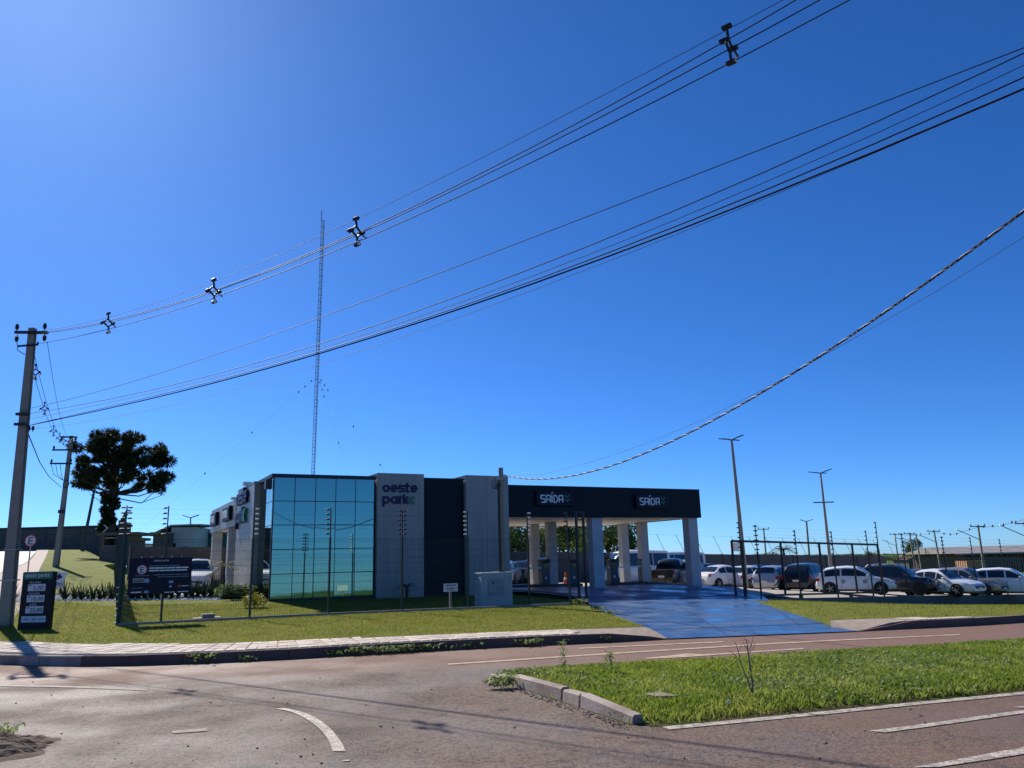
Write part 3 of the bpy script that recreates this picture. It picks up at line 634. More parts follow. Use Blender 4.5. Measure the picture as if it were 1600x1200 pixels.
lg = tag(empty('wall_lettering', B(5.0, -.3, 5.2), BROT), 'blue letters oeste park with green chevrons on the front grey pier', 'lettering'); logo(lg)
lg2 = tag(empty('wall_lettering', B(-.3, 7.6, 5.05), BROT - R(90)), 'blue oeste park letters on the sunlit left side pier', 'lettering'); logo(lg2, .62, .15, y0=-.16)
def exit_sign(root, word, w_=2.3, h_=.78):
    root.scale = (KB, KB, KB)
    MB().box(0, w_, -.2, 0, -h_ / 2, h_ / 2, ch=.02).build('sign_box', M['signnavy'], root)
    def let(ch, x, hh, q):
        mb = MB(); sw = .062; z = -hh / 2 - .02; h = hh
        S_ = {'S': [[(x + q, z + h), (x, z + h), (x, z + h * .55), (x + q, z + h * .45), (x + q, z), (x, z)]],
              'A': [[(x, z), (x, z + h), (x + q, z + h), (x + q, z)], [(x, z + h * .42), (x + q, z + h * .42)]],
              'I': [[(x, z), (x, z + h)], [(x - .01, z + h + .09), (x + .06, z + h + .17)]],
              'D': [[(x, z), (x, z + h), (x + q * .6, z + h), (x + q, z + h * .65), (x + q, z + h * .35), (x + q * .6, z), (x, z), (x, z + .01)]],
              'E': [[(x + q, z + h), (x, z + h), (x, z), (x + q, z)], [(x, z + h / 2), (x + q * .85, z + h / 2)]],
              'N': [[(x, z), (x, z + h), (x + q, z), (x + q, z + h)]],
              'T': [[(x, z + h), (x + q, z + h)], [(x + q / 2, z + h), (x + q / 2, z)]],
              'R': [[(x, z), (x, z + h), (x + q, z + h), (x + q, z + h * .5), (x, z + h * .5)], [(x + q * .4, z + h * .5), (x + q, z)]]}[ch]
        for i, p in enumerate(S_): stroke(mb, p, sw, -.235 - .002 * i, -.2)
        mb.build('letter', M['letterwhite'], root)
    n = len(word); x = .24; hh = .36; q = .23 if n == 5 else .16
    for ch in word:
        let(ch, x, hh, q if ch != 'I' else 0); x += (q if ch != 'I' else .02) + .1
    x += .03
    for k in range(2):
        mb = MB(); z = -.02 + .13 - .2 * k; stroke(mb, [(x, z + .1), (x + .14, z - .04), (x + .28, z + .1)], .05, -.232, -.2); mb.build('chevron', M['lettergreen'], root)
exit_sign(tag(empty('exit_sign', B(13.5, 0, 5.03), BROT), 'navy box sign reading SAÍDA on the canopy, nearer the office', 'sign'), 'SAIDA')
exit_sign(tag(empty('exit_sign', B(19.95, 0, 4.97), BROT), 'navy box sign reading SAÍDA at the right end of the canopy', 'sign'), 'SAIDA')
exit_sign(tag(empty('entry_sign', B(-.32, 12.0, 4.85), BROT - R(90)), 'dark box sign on the left side canopy, nearer the glass corner', 'sign'), 'ENTRADA', 2.5)
exit_sign(tag(empty('entry_sign', B(-.32, 17.2, 4.85), BROT - R(90)), 'dark box sign at the far end of the left side canopy', 'sign'), 'ENTRADA', 2.5)
# islands, ticket machines and barriers under the canopy
def Lz(s, t): return Lb(s, t)
def machine(px, t_, label, barrier):
    s_ = min(np.arange(8, 30, .05), key=lambda s: abs(proj(B(s, t_, .9))[0] - px)); s_ = float(s_)
    z = Lz(s_, t_); r = tag(empty('ticket_machine', B(s_, t_, z + .14), BROT), label, 'ticket machine', 'machines in the exit lanes')
    MB().box(-.27, .27, -.2, .2, 0, 1.2, ch=.03).build('housing', M['mach'], r); MB().box(-.29, .29, -.26, .22, 1.2, 1.34, ch=.03).build('hood', M['black'], r)
    MB().box(-.14, .14, -.215, -.2, .85, 1.1).build('screen', M['carglass'], r); MB().box(-.06, .06, -.21, -.2, .3, .42).build('label_plate', M['signwhite'], r)
    if barrier:
        MB().box(.34, .5, -.12, .12, -.02, 1.0, ch=.02).build('barrier_post', M['yel'], r); MB().box(-2.6, .5, -.17, -.13, .86, .95).build('barrier_arm', M['white'], r)
M['mach'] = mat('machine_blue', (.02, .05, .085), .4); M['yel'] = mat('barrier_yellow', (.45, .3, .03), .5)
for s0, s1, lab in ((14.2, 19.2, 'dark kerbed lane island under the canopy, nearer the office'), (21.2, 27.0, 'dark kerbed lane island under the right half of the canopy')):
    mb = MB(); n = 8
    for k in range(n):
        a = s0 + (s1 - s0) * k / n; b = s0 + (s1 - s0) * (k + 1) / n; mb.box(a, b, 4.6, 5.8, Lz(a, 5.2) - .1, Lz((a + b) / 2, 5.2) + .16)
    isl = tag(mb.build('lane_island', M['darkframe'], loc=(P0.x, P0.y, HC * (1 - KB)), rz=BROT), lab, 'kerb island'); isl.scale = (KB, KB, KB)
machine(850, 5.2, 'blue-grey ticket machine behind the leftmost canopy column', True)
machine(894, 5.2, 'blue-grey ticket machine beside the traffic cone', False)
machine(957, 5.2, 'blue-grey ticket machine just right of the middle front column', False)
machine(1006, 5.2, 'blue-grey ticket machine nearest the right canopy column', True)
cn = tag(empty('traffic_cone', B(19.0, 8.6, Lz(19.0, 8.6) + .01), 0), 'orange and white traffic cone standing by a ticket machine', 'cone')
p = min(np.arange(12, 26, .05), key=lambda s: abs(proj(B(s, 8.6, .5))[0] - 884)); cn.location = B(float(p), 8.6, Lz(float(p), 8.6) + .01)
MB().box(-.2, .2, -.2, .2, 0, .04).build('base', M['signred'], cn); MB().lathe([(.15, .04), (.03, .75)], 10).build('cone', mat('cone_orange', (.6, .06, .03), .5), cn)
MB().lathe([(.113, .3), (.085, .45)], 10).build('stripe', M['white'], cn)
# ================================================================== fences, gate, boundary walls
def insulators(mb, n, z0, dz, side, r=.028, ln=.13):
    for k in range(n):
        z = z0 + dz * k
        mb.lathe([(.012, -ln), (r, -ln * .9), (r, -ln * .25), (.014, 0)], 6, Matrix.Translation((0, 0, z)) @ Matrix.Rotation(side, 4, 'Z') @ Matrix.Translation((.03, 0, 0)) @ Matrix.Rotation(R(90), 4, 'Y') @ Matrix.Translation((0, 0, ln)))
def fence_post(parent, p, rz, zt, hp, nins, sides=(0,), thick=.06, insmat=None):
    po = MB().box(-thick / 2, thick / 2, -thick / 2, thick / 2, -.35, hp).build('post', M['greenpost'], parent, loc=p, rz=rz)
    mb = MB(); mb.box(-.018, .018, -.018, .018, hp, zt)
    mb.build('rod', M['black'], po)
    mb = MB()
    for sd_ in sides: insulators(mb, nins, hp + .12, (zt - hp - .18) / max(1, nins - 1), sd_)
    stuff(mb.build('insulator_row', insmat or M['black'], po))
    return po
def mesh_panel(parent, a, b, h, step=.05, r=.0026, zt=None, n=None):
    mb = MB(); d = b - a; ln = Vector((d.x, d.y, 0)).length; k = int(ln / step)
    for i in range(k + 1):
        p = a + d * (i / k); x, y, z = p
        mb.v += [(x - r, y, z), (x + r, y, z), (x, y + r * 1.6, z), (x - r, y, z + h), (x + r, y, z + h), (x, y + r * 1.6, z + h)]; q = len(mb.v) - 6
        mb.f += [(q, q + 1, q + 4, q + 3), (q + 1, q + 2, q + 5, q + 4), (q + 2, q, q + 3, q + 5)]
    for z in (.02, .28, .48, .68, 1.0, 1.3, 1.6, 1.8, 2.05, h - .08, h): mb.tube([a + Vector((0, 0, z)), b + Vector((0, 0, z))], r * 1.25, 4, cap=False)
    return stuff(mb.build('wire_mesh', M['greenpost'], parent))
fA = hit(185, 978)
FLINE = (GATE_A - fA); FLINE.z = 0; FLINE.normalize()
front = tag(empty('mesh_fence', fA), 'dark green welded mesh fence with electric wires across the front lawn', 'fence')
front.location = (0, 0, 0)
fpx = [185, 252, 390, 513, 628, 732, 828]
fp_ = []
for px in fpx:
    q = on_plane(px, 960, fA, FLINE); q.z = T(q.x, q.y); fp_.append(q)
q = GATE_A - GD * .9; q.z = Z2(q.x, q.y); fp_.append(q)
arot = math.atan2(FLINE.y, FLINE.x)
for i, q in enumerate(fp_):
    fence_post(front, q, arot, 3.5, 2.52, 6, (0, R(180)) if i in (0, 4) else (R(180),) if i % 2 else (0,), insmat=M['white_ins'] if i in (2, 5, 6) else M['black'])
for a, b in zip(fp_[:-1], fp_[1:]): mesh_panel(front, a + Vector((0, 0, .06)), b + Vector((0, 0, .06)), 2.42)
mb = MB()
for k in range(6):
    for a, b in zip(fp_[:-1], fp_[1:]): mb.tube([a + Vector((0, 0, 2.65 + .15 * k)), b + Vector((0, 0, 2.65 + .15 * k))], .0013, 4, cap=False)
mb.build('electric_wire', M['cable'], front)
mb = MB()
for a, b in zip(fp_[:-1], fp_[1:]):
    mb.bar(a + Vector((0, 0, -.0)), b + Vector((0, 0, -.0)), .14, .16)
mb.build('footing', M['concrete'], front)
sidef = tag(empty('mesh_fence', (0, 0, 0)), 'green mesh fence running away uphill, seen almost edge-on', 'fence')
sdv = Vector((-.452, .892, 0)); sp = []
for k in range(14):
    q = fA + sdv * (2.5 * k + .12); q.z = T(q.x, q.y); sp.append(q)
for i, q in enumerate(sp[1:]): fence_post(sidef, q, math.atan2(sdv.y, sdv.x), 3.5, 2.52, 3, (R(-70),), thick=.07)
for a, b in zip(sp[:-1], sp[1:]):
    o = mesh_panel(sidef, a + Vector((0, 0, .06)), b + Vector((0, 0, .06)), 2.42, r=.004); o.data.materials[0] = M['greenfence']
corner_post = MB().box(-.06, .06, -.06, .06, -.3, 2.56).build('post', M['greenfence'], sidef, loc=sp[0])
mb = MB()
for k in range(6): mb.lathe([(.05, 0), (.05, .02)], 8, Matrix.Translation(sp[0] + Vector((-.06, -.07, .08 + .2 * k))))
mb.build('clamp', M['white_ins'], sidef)
mb = MB()
for k in range(6): mb.tube([sp[0] + Vector((0, 0, 2.65 + .15 * k)), sp[-1] + Vector((0, 0, 2.65 + .15 * k))], .0013, 4, cap=False)
mb.build('electric_wire', M['cable'], sidef)
# exit gate frame (left, open) and sliding gate leaf parked to the right
gl = tag(empty('gate_post_frame', GATE_A - GD * .25), 'tall dark ladder-like gate guide frame left of the driveway', 'gate frame')
gl.location.z = Z2(gl.location.x, gl.location.y); gl.rotation_euler.z = math.atan2(GD.y, GD.x)
for x in (-.16, .22): MB().box(x - .04, x + .04, -.04, .04, -.3, 3.55).build('post', M['greenpost'], gl)
for z in (3.5, 3.2, 2.9, 2.6): MB().box(-.12, .18, -.02, .02, z - .02, z + .02).build('rung', M['greenpost'], gl)
gr = tag(empty('sliding_gate', GATE_B - RD * .2), 'black open steel sliding gate parked along the low wall', 'gate')
gr.rotation_euler.z = math.atan2(RD.y, RD.x); gz = GATE_B.z; gr.location.z = gz
gq = on_plane(1377, 900, GATE_B, RD); glen = (gq - gr.location); glen.z = 0; glen = glen.length; dzg = L(gq.x, gq.y) - gz
def GZ(x): return 0.0 - .45 * x / glen * .9
gtop = at(1150, 845, (GATE_B - RD * .2).y).z - gz; gtop2 = on_plane(1374, 851, GATE_B, RD).z - gz
def gbar(a, za, b, zb, w_, nm, th=.07): MB().bar((a, 0, za), (b, 0, zb), w_, th).build(nm, M['black'], gr)
gbot = on_plane(1155, 931, GATE_B, RD).z - gz; gbot2 = on_plane(1377, 925.5, GATE_B, RD).z - gz
gbar(0, gtop, glen, gtop2, .07, 'top_rail', .1); gbar(0, gbot, glen, gbot2, .06, 'bottom_rail', .09)
for k, fx in enumerate((0, .06, .30, .56, .80, 1.0)):
    zb = gbot + (gbot2 - gbot) * fx; zt = gtop + (gtop2 - gtop) * fx; gbar(glen * fx, zb, glen * fx, zt, .08, 'upright', .08)
for fx in (.16, .4, .75):
    MB().box(glen * fx - .1, glen * fx + .1, -.05, .05, gbot + (gbot2 - gbot) * fx - .22, gbot + (gbot2 - gbot) * fx - .03).build('roller', M['black'], gr)
# low wall with posts to the right
lw = tag(empty('low_wall', (0, 0, 0)), 'low dark grey-blue retaining wall with electric fence posts by the parked cars', 'wall')
nR = Vector((-RD.y, RD.x, 0))
def wall_top(px): return float(np.interp(px, [1150, 1250, 1430, 1600, 2000], [933, 934, 930.5, 928, 924]))
wpts = []
for px in (1180, 1250, 1330, 1430, 1520, 1600, 1700, 1800):
    p = on_plane(px, wall_top(px), GATE_B, RD); wpts.append(p)
wpts.append(wpts[-1] + (wpts[-1] - wpts[-2]) * 3)
for a, b in zip(wpts[:-1], wpts[1:]):
    vs = []
    for p in (a, b):
        g = T(p.x, p.y) - .6
        for off in (-.3, -.48): vs += [(p.x + nR.x * off, p.y + nR.y * off, g), (p.x + nR.x * off, p.y + nR.y * off, p.z)]
    MB().add(vs, [(2, 3, 7, 6), (0, 4, 5, 1), (1, 5, 7, 3), (0, 1, 3, 2), (4, 6, 7, 5), (0, 2, 6, 4)]).build('wall_section', M['lowwall'], lw)
for px, top in ((1351, 829), (1368, 815), (1407, 833), (1470, 838), (1515, 839), (1561, 842), (1150, 815), (1176, 820), (1238, 828), (1296, 830), (1608, 846)):
    base = on_plane(px + 14, wall_top(px), GATE_B + nR * -.38, RD); hgt = on_plane(px + 3, top, GATE_B + nR * -.38, RD).z - base.z
    fence_post(lw, base, math.atan2(RD.y, RD.x), hgt, hgt * .62, 6, (0, R(180)) if px in (1407, 1470, 1176) else (R(180),))
mb = MB()
for k in range(6): mb.tube([on_plane(1150, 822 + 5 * k, GATE_B, RD), on_plane(1400, 836 + 5 * k, GATE_B, RD), on_plane(1610, 847 + 5 * k, GATE_B, RD)], .002, 4, cap=False)
mb.build('electric_wire', M['cable'], lw)
# rear boundary wall of the lot
rw = tag(empty('rear_wall', (0, 0, 0)), 'long dark block wall closing the back of the parking lot', 'wall')
def rw_top(s): return float(np.interp(s, [-14, 0, 12, 30, 45, 70, 112], [3.55, 3.3, 2.9, 2.45, 2.0, 1.35, .9]))
s_end = float(min(np.arange(30, 110, .2), key=lambda s: abs(proj(B(s, 21, 1.))[0] - 1385))); ss_ = list(np.linspace(-4.8, s_end, 17))
for a, b in zip(ss_[:-1], ss_[1:]):
    MB().add([B(a + .05, 21, -1.5 + Lz(a, 21)), B(b - .05, 21, -1.5 + Lz(b, 21)), B(b - .05, 21.2, -1.5 + Lz(b, 21)), B(a + .05, 21.2, -1.5 + Lz(a, 21)), B(a + .05, 21, rw_top(a)), B(b - .05, 21, rw_top(b)), B(b - .05, 21.2, rw_top(b)), B(a + .05, 21.2, rw_top(a))],
             [(3, 2, 1, 0), (4, 5, 6, 7)] + [(i, (i + 1) % 4, 4 + (i + 1) % 4, 4 + i) for i in range(4)]).build('wall_section', M['wallgrey'], rw)
    MB().add([B(a - .05, 20.9, -1 + Lz(a, 21)), B(a + .05, 20.9, -1 + Lz(a, 21)), B(a + .05, 21.25, -1 + Lz(a, 21)), B(a - .05, 21.25, -1 + Lz(a, 21)), B(a - .05, 20.9, rw_top(a) + .03), B(a + .05, 20.9, rw_top(a) + .03), B(a + .05, 21.25, rw_top(a) + .03), B(a - .05, 21.25, rw_top(a) + .03)],
             [(3, 2, 1, 0), (4, 5, 6, 7)] + [(i, (i + 1) % 4, 4 + (i + 1) % 4, 4 + i) for i in range(4)]).build('pilaster', M['wallgrey'], rw)
sts = list(np.arange(30, 70, 2.2))
for s_ in sts: # slanted barbed wire stays on the wall
    MB().tube([B(s_, 21.1, rw_top(s_) - .1), B(s_ - 1.0, 21.1, rw_top(s_) + 1.7)], .018, 5).build('stay', M['black'], rw)
mb = MB(); mb.tube([B(s_ - 1.0, 21.1, rw_top(s_) + 1.68) for s_ in sts], .004, 4)
mb.build('stay_wire', M['cable'], rw)
# meter cabinet with service pole
cb = hit(767, 948); cab = tag(empty('meter_cabinet', cb, arot), 'pale blue-grey electricity meter cabinet behind the front fence', 'cabinet')
cab.location = cb + Vector((.1, .5, 0)); cab.location.z = T(cab.location.x, cab.location.y)
cw_ = 1.32; MB().box(-cw_ / 2, cw_ / 2, -.3, .3, -.3, 1.2, ch=.01).build('body', M['cabinet'], cab); MB().box(-cw_ / 2 - .02, cw_ / 2 + .02, -.33, .33, 1.2, 1.25).build('lid', M['white'], cab)
dr_ = MB().box(-.38, .3, -.325, -.3, .38, .98).build('door', M['cabdoor'], cab); MB().lathe([(.04, -.02), (.04, 0)], 10, Matrix.Translation((-.18, -.33, .86)), 'y').build('meter_window', M['black'], dr_)
spz = tag(empty('service_pole', cab.location + Vector((.38, .1, 0))), 'short grey service pole with cable loops above the meter cabinet', 'pole')
sph = on_plane(784, 731, spz.location, Vector((1, 0, 0))).z - spz.location.z
MB().box(-.09, .09, -.08, .08, -.3, sph, ch=.01).build('shaft', M['concrete'], spz); MB().tube([(-.11, -.11, 1.2), (-.11, -.11, sph - .55)], .05, 8).build('conduit', M['black'], spz)
mb = MB()
for k in range(3): mb.tube([(-.1 - .06 * k, -.1, sph - .75 + .3 * math.sin(a)) if 0 else (-.13 - .07 * k + .1 * math.cos(a), -.1, sph - .62 + .22 * math.sin(a)) for a in np.linspace(.5, 2 * math.pi, 10)], .014, 5)
mb.build('cable_loop', M['cable'], spz); MB().box(-.2, .12, -.14, .1, sph - .48, sph - .4).build('bracket', M['alu'], spz)
# address sign
asg = hit(700, 955); ad = tag(empty('address_sign', asg + Vector((0, 1.0, 0)), arot), 'small white number sign on a grey post behind the fence', 'sign')
ad.location.z = T(ad.location.x, ad.location.y)
MB().box(-.04, .04, -.03, .03, -.2, .62).build('post', M['concrete'], ad); MB().box(-.27, .27, -.06, -.03, .62, .9).build('board', M['signwhite'], ad)
MB().box(-.2, .2, -.064, -.06, .83, .86).build('text_line', M['letterblue'], ad); o = link('lettering', text_mesh('1431', .17, M['signred'], .002), ad, (0, -.066, .66))
# price totem
tp = hit(54, 984); pt = tag(empty('price_totem', tp, R(-6)), 'leaning dark navy price totem with three white price panels and green top', 'sign')
def totem(root, hgt, wid):
    lean = .02
    MB().box(-wid / 2, wid / 2, -.09, .09, -.1, hgt, ch=.015).build('body', M['totemnavy'], root)
    MB().box(-wid / 2 + .002, wid / 2 - .002, -.1, -.088, hgt * .87, hgt - .016).build('header', M['signgreen'], root)
    link('lettering', text_mesh('oeste park«', .2 * wid, M['letterwhite'], .002, sx=.86), root, (0, -.103, hgt * .905))
    for z, pr, cap in ((.665, '5,00', 'MEIA HORA'), (.475, '10,00', 'POR HORA'), (.285, '25,00', 'DIÁRIA')):
        MB().box(-wid * .29, wid * .29, -.097, -.088, hgt * z, hgt * (z + .12)).build('price_panel', M['signwhite'], root)
        link('lettering', text_mesh(pr, .105 * hgt, M['totemnavy'], .002, sx=1.05), root, (wid * .05, -.1, hgt * (z + .02)))
        link('lettering', text_mesh('R$', .04 * hgt, M['totemnavy'], .002), root, (-wid * .22, -.1, hgt * (z + .085)))
        link('lettering', text_mesh(cap, .042 * hgt, M['signwhite'], .002), root, (-wid * .06, -.093, hgt * (z + .134)))
    MB().box(-wid * .4, wid * .4, -.097, -.088, hgt * .13, hgt * .235).build('card_strip', M['signwhite'], root)
    for x, wd in ((-.25, .18), (.02, .14), (.26, .2)): MB().box(wid * (x - wd / 2), wid * (x + wd / 2), -.099, -.097, hgt * .17, hgt * .2).build('card_logo', M['cabdoor'], root)
totem(pt, 1.6, .92)
# blue notice board on the fence
nb_a, nb_b = on_plane(201, 900, fA + Vector((FLINE.y, -FLINE.x, 0)) * .1, FLINE), on_plane(299, 900, fA + Vector((FLINE.y, -FLINE.x, 0)) * .1, FLINE)
nbz1 = on_plane(250, 871.5, fA, FLINE).z; nbz0 = on_plane(250, 928, fA, FLINE).z; nw = Vector((nb_b.x - nb_a.x, nb_b.y - nb_a.y, 0)).length; nh = nbz1 - nbz0
nb = tag(empty('notice_board', (nb_a.x, nb_a.y, nbz0), arot), 'navy blue parking notice board with an E symbol fixed to the fence', 'sign')
MB().box(0, nw, -.02, .02, 0, nh, ch=.004).build('board', M['signnavy'], nb)
def ring_e(root, x, z, r, y=-.02):
    MB().lathe([(r, -.004), (r, 0)], 20, Matrix.Translation((x, y, z)), 'y').build('ring', M['signred'], root); MB().lathe([(r * .84, -.008), (r * .84, -.001)], 20, Matrix.Translation((x, y - .003, z)), 'y').build('disc', M['signwhite'], root)
    link('lettering', text_mesh('E', r * 1.75, M['black'], .003, sx=1.15), root, (x, y - .014, z - r * .62))
ring_e(nb, nw * .2, nh * .68, nh * .135)
link('lettering', text_mesh('oeste park«', nh * .085, M['letterwhite'], .002), nb, (nw * .5, -.024, nh * .9))
def rule(x0, x1, z, h, m_): MB().box(nw * x0, nw * x1, -.024, -.02, nh * z, nh * (z + h)).build('text_line', m_, nb)
M['dimtext'] = mat('dim_sign_text', (.1, .17, .19), .5); M['palebl'] = mat('pale_blue_print', (.25, .36, .55), .5)
def words(x0, x1, z, size, m_, s):
    me = text_mesh(s, nh * size, m_, .002, 'LEFT'); xs = [v.co.x for v in me.vertices]; ww = max(xs) - min(xs); me.transform(Matrix.Scale(nw * (x1 - x0) / ww, 4, (1, 0, 0))); link('lettering', me, nb, (nw * x0, -.023, nh * z))
def greek(x0, x1, z, h, m_, n):
    cuts = sorted([0, 1] + [(k + random.uniform(-.2, .2)) / n for k in range(1, n)]); mb = MB()
    for a, b in zip(cuts[:-1], cuts[1:]): mb.box(nw * (x0 + (x1 - x0) * a), nw * (x0 + (x1 - x0) * b) - nw * .008, -.024, -.02, nh * z, nh * (z + h))
    mb.build('text_line', m_, nb)
greek(.31, .8, .765, .025, M['dimtext'], 3); greek(.31, .95, .7, .035, M['letterwhite'], 6); greek(.31, .93, .63, .035, M['letterwhite'], 7)
greek(.39, .96, .515, .025, M['dimtext'], 5); greek(.45, .96, .455, .025, M['dimtext'], 4); greek(.09, .33, .505, .022, M['dimtext'], 2)
words(.07, .24, .38, .1, M['letterwhite'], 'PORTO'); words(.07, .24, .33, .05, M['letterwhite'], 'SEGURO')
MB().box(nw * .25, nw * .325, -.024, -.02, nh * .325, nh * .43).build('logo_mark', M['palebl'], nb); rule(.06, .22, .17, .02, M['dimtext'])
greek(.05, .22, .055, .03, M['letterwhite'], 1); rule(.255, .33, .04, .025, M['palebl']); rule(.255, .33, .08, .025, M['palebl']); MB().box(nw * .64, nw * .71, -.024, -.02, nh * .29, nh * .36).build('logo_mark', M['palebl'], nb)
MB().lathe([(nh * .04, -.004), (nh * .04, 0)], 14, Matrix.Translation((nw * .81, -.02, nh * .2)), 'y').build('logo_mark', mat('logo_orange', (.4, .07, .03), .5), nb); MB().lathe([(nh * .035, -.004), (nh * .035, 0)], 14, Matrix.Translation((nw * .67, -.02, nh * .2)), 'y').build('logo_mark', M['palebl'], nb)
greek(.85, .97, .195, .02, M['letterwhite'], 1); greek(.58, .75, .03, .022, M['letterwhite'], 2); greek(.79, .97, .035, .022, M['letterwhite'], 1)
for k in range(5): MB().lathe([(.012, 0), (.012, .05)], 6, Matrix.Translation((nw * (.18 + .16 * k), 0, nh))).build('clip', M['white_ins'], nb)
# round E sign and arrow board by the side street
es = hit(40, 925); eg = tag(empty('parking_sign', es), 'round red-rimmed white E parking sign on a thin post by the side street', 'sign')
eh = on_plane(43, 845, es, Vector((1, 0, 0))).z - es.z
MB().tube([(0, 0, -.2), (0, 0, eh + .2)], .03, 8).build('post', M['alu'], eg); ring_e(eg, 0, eh, .29, -.04)
ab = hit(93, 927); ag = tag(empty('direction_board', ab, R(8)), 'leaning white board with a blue arrow behind the price totem', 'sign')
ag.rotation_euler.y = R(9)
MB().box(-.03, .03, -.02, .02, -.2, .75).build('post', M['black'], ag); MB().box(-.62, .1, -.06, -.03, .22, .98).build('board', M['signwhite'], ag)
mb = MB(); stroke(mb, [(-.5, .74), (-.16, .74)], .09, -.07, -.06); stroke(mb, [(-.25, .86), (-.08, .74), (-.25, .62)], .08, -.072, -.06); mb.build('arrow', M['letterblue'], ag); link('lettering', text_mesh('ESTACIONAMENTO', .19, M['letterblue'], .002, 'RIGHT', sx=.5), ag, (.06, -.065, .35))
# ================================================================== poles, wires, mast, lamps
def conc_pole(root, h, b0=.2, b1=.11, lean=(0, 0)):
    """concrete double-T pole: tapered rectangle with recessed webs"""
    for sx, nm in ((1, 'shaft'),):
        mb = MB(); n = 8; vs = []
        for i in range(n + 1):
            k = i / n; a = b0 + (b1 - b0) * k; b = a * .72; z = -.6 + (h + .6) * k; ox, oy = lean[0] * k, lean[1] * k; r = .3 * b; f = a * .45
            vs += [(ox + x, oy + y, z) for x, y in ((-a, -b), (a, -b), (a, -b + r), (f, -b + r * 1.5), (f, b - r * 1.5), (a, b - r), (a, b), (-a, b), (-a, b - r), (-f, b - r * 1.5), (-f, -b + r * 1.5), (-a, -b + r))]
        m = 12
        fs = [tuple(range(m))[::-1], tuple(n * m + k for k in range(m))] + [(i * m + k, i * m + (k + 1) % m, (i + 1) * m + (k + 1) % m, (i + 1) * m + k) for i in range(n) for k in range(m)]
        mb.add(vs, fs).build(nm, M['concrete'], root)
def pin_insulator(root, x, y, z, s=1.0, down=False):
    sg = -1 if down else 1
    prof = [(.02, 0), (.02, .06), (.07, .08), (.055, .13), (.085, .15), (.06, .2), (.075, .22), (.03, .3)]
    MB().lathe([(r * s, sg * h * s) for r, h in prof], 10, Matrix.Translation((x, y, z))).build('insulator', M['insul'], root)
pb = hit(9, 978); PH = 9.2
SPAN = Vector((math.cos(R(-38)), math.sin(R(-38)), 0)); pang = R(-38) - R(90)
plean = Vector((on_plane(44, 516, pb, Vector((1, 0, 0))).x - pb.x, 0, 0)); plean.x = max(-.2, min(.25, plean.x))
def near_pole(loc, label, lean):
    r = tag(empty('utility_pole', loc), label, 'utility pole', 'concrete utility poles')
    conc_pole(r, PH, .175, .1, lean=(lean.x, 0)); L0 = Vector((lean.x, 0, 0))
    MB().bar(L0 + Vector((-.48, -.12, PH - .16)), L0 + Vector((.58, -.12, PH - .2)), .075, .09).build('crossarm', M['black'], r)
    for x in (-.43, .46):
        pin_insulator(r, L0.x + x, -.12, PH - .12, .8); pin_insulator(r, L0.x + x + .03, -.12, PH - .24, .8, True)
    MB().bar(L0 + Vector((-.36, -.1, PH - .62)), L0 + Vector((.3, -.1, PH - .58)), .04, .06).build('bracket', M['black'], r); pin_insulator(r, L0.x + .28, -.1, PH - .6, .4)
    MB().tube([L0 + Vector((-.4, -.12, PH - .42)), L0 + Vector((-.36, -.1, PH - .6)), L0 + Vector((-.34, -.1, PH - .75)), L0 + Vector((-.1, -.1, PH - .9))], .012, 5).build('jumper', M['cable'], r)
    MB().box(lean.x * .68 - .18, lean.x * .68 + .22, -.2, -.1, 6.32, 6.4).build('clamp', M['black'], r); MB().box(lean.x * .66 - .2, lean.x * .66 + .16, -.2, -.1, 6.0, 6.08).build('clamp', M['black'], r)
    for k in range(2): pin_insulator(r, lean.x * .6 + .24 + .12 * k, -.12, 5.8, .6)
    MB().box(lean.x * .1 - .205, lean.x * .1 + .205, -.16, .16, 1.3, 1.34).build('band', M['alu'], r); MB().box(lean.x * .2 - .2, lean.x * .2 + .2, -.16, .16, 2.2, 2.23).build('band', M['alu'], r)
    return r
near_pole(pb, 'tall concrete utility pole with crossarm at the left edge, nearest the camera', plean)
far_end = pb + SPAN * 33; far_end.z = TR(far_end.x, far_end.y)
near_pole(far_end, 'concrete utility pole on the near side of the road, right of the view', Vector((0, 0, 0)))
WREP = Vector((pb.x, pb.y, 0)); WN = Vector((-SPAN.y, SPAN.x, 0))
def wire_thing(name, label, pts, r, group=None, n=5, m_=None, cat='cable'):
    return tag(MB().tube(pts, r, n).build(name, m_ or M['cable'], smoothf=True), label, cat, group)
def fit_wire(px, off=0., npts=26, extra=None):
    """points of a sagging wire in the vertical plane of the span, from picked points; quadratic fit"""
    P = [on_plane(x, y, WREP + WN * off, SPAN) for x, y in px]; s_ = [(p - WREP).dot(SPAN) for p in P]; z_ = [p.z for p in P]
    c = np.polyfit(s_, z_, 2 if len(px) < 6 else 3); out = []
    for s in np.linspace(s_[0], 33, npts): q = WREP + WN * off + SPAN * float(s); q.z = float(np.polyval(c, s)); out.append(q)
    return out
upper = {'messenger': fit_wire([(62, 517), (168, 497), (333, 441), (547, 344), (900, 176), (1133, 46), (1222, 0)]),
         'top': fit_wire([(66, 519), (168, 503), (333, 454), (556, 362), (900, 196), (1137, 66), (1236, 0)], .12),
         'mid': fit_wire([(66, 520.5), (168, 505), (333, 456), (560, 364), (900, 206), (1140, 75), (1281, 0)], -.12),
         'low': fit_wire([(50, 539), (168, 513), (335, 466), (562, 376), (900, 219), (1144, 95), (1331, 0)])}
wire_thing('power_cable', 'thin topmost steel messenger wire crossing the sky over the spacers', upper['messenger'], .005, 'upper span of power cables')
wire_thing('power_cable', 'upper bundle conductor running just under the messenger wire', upper['top'], .009, 'upper span of power cables')
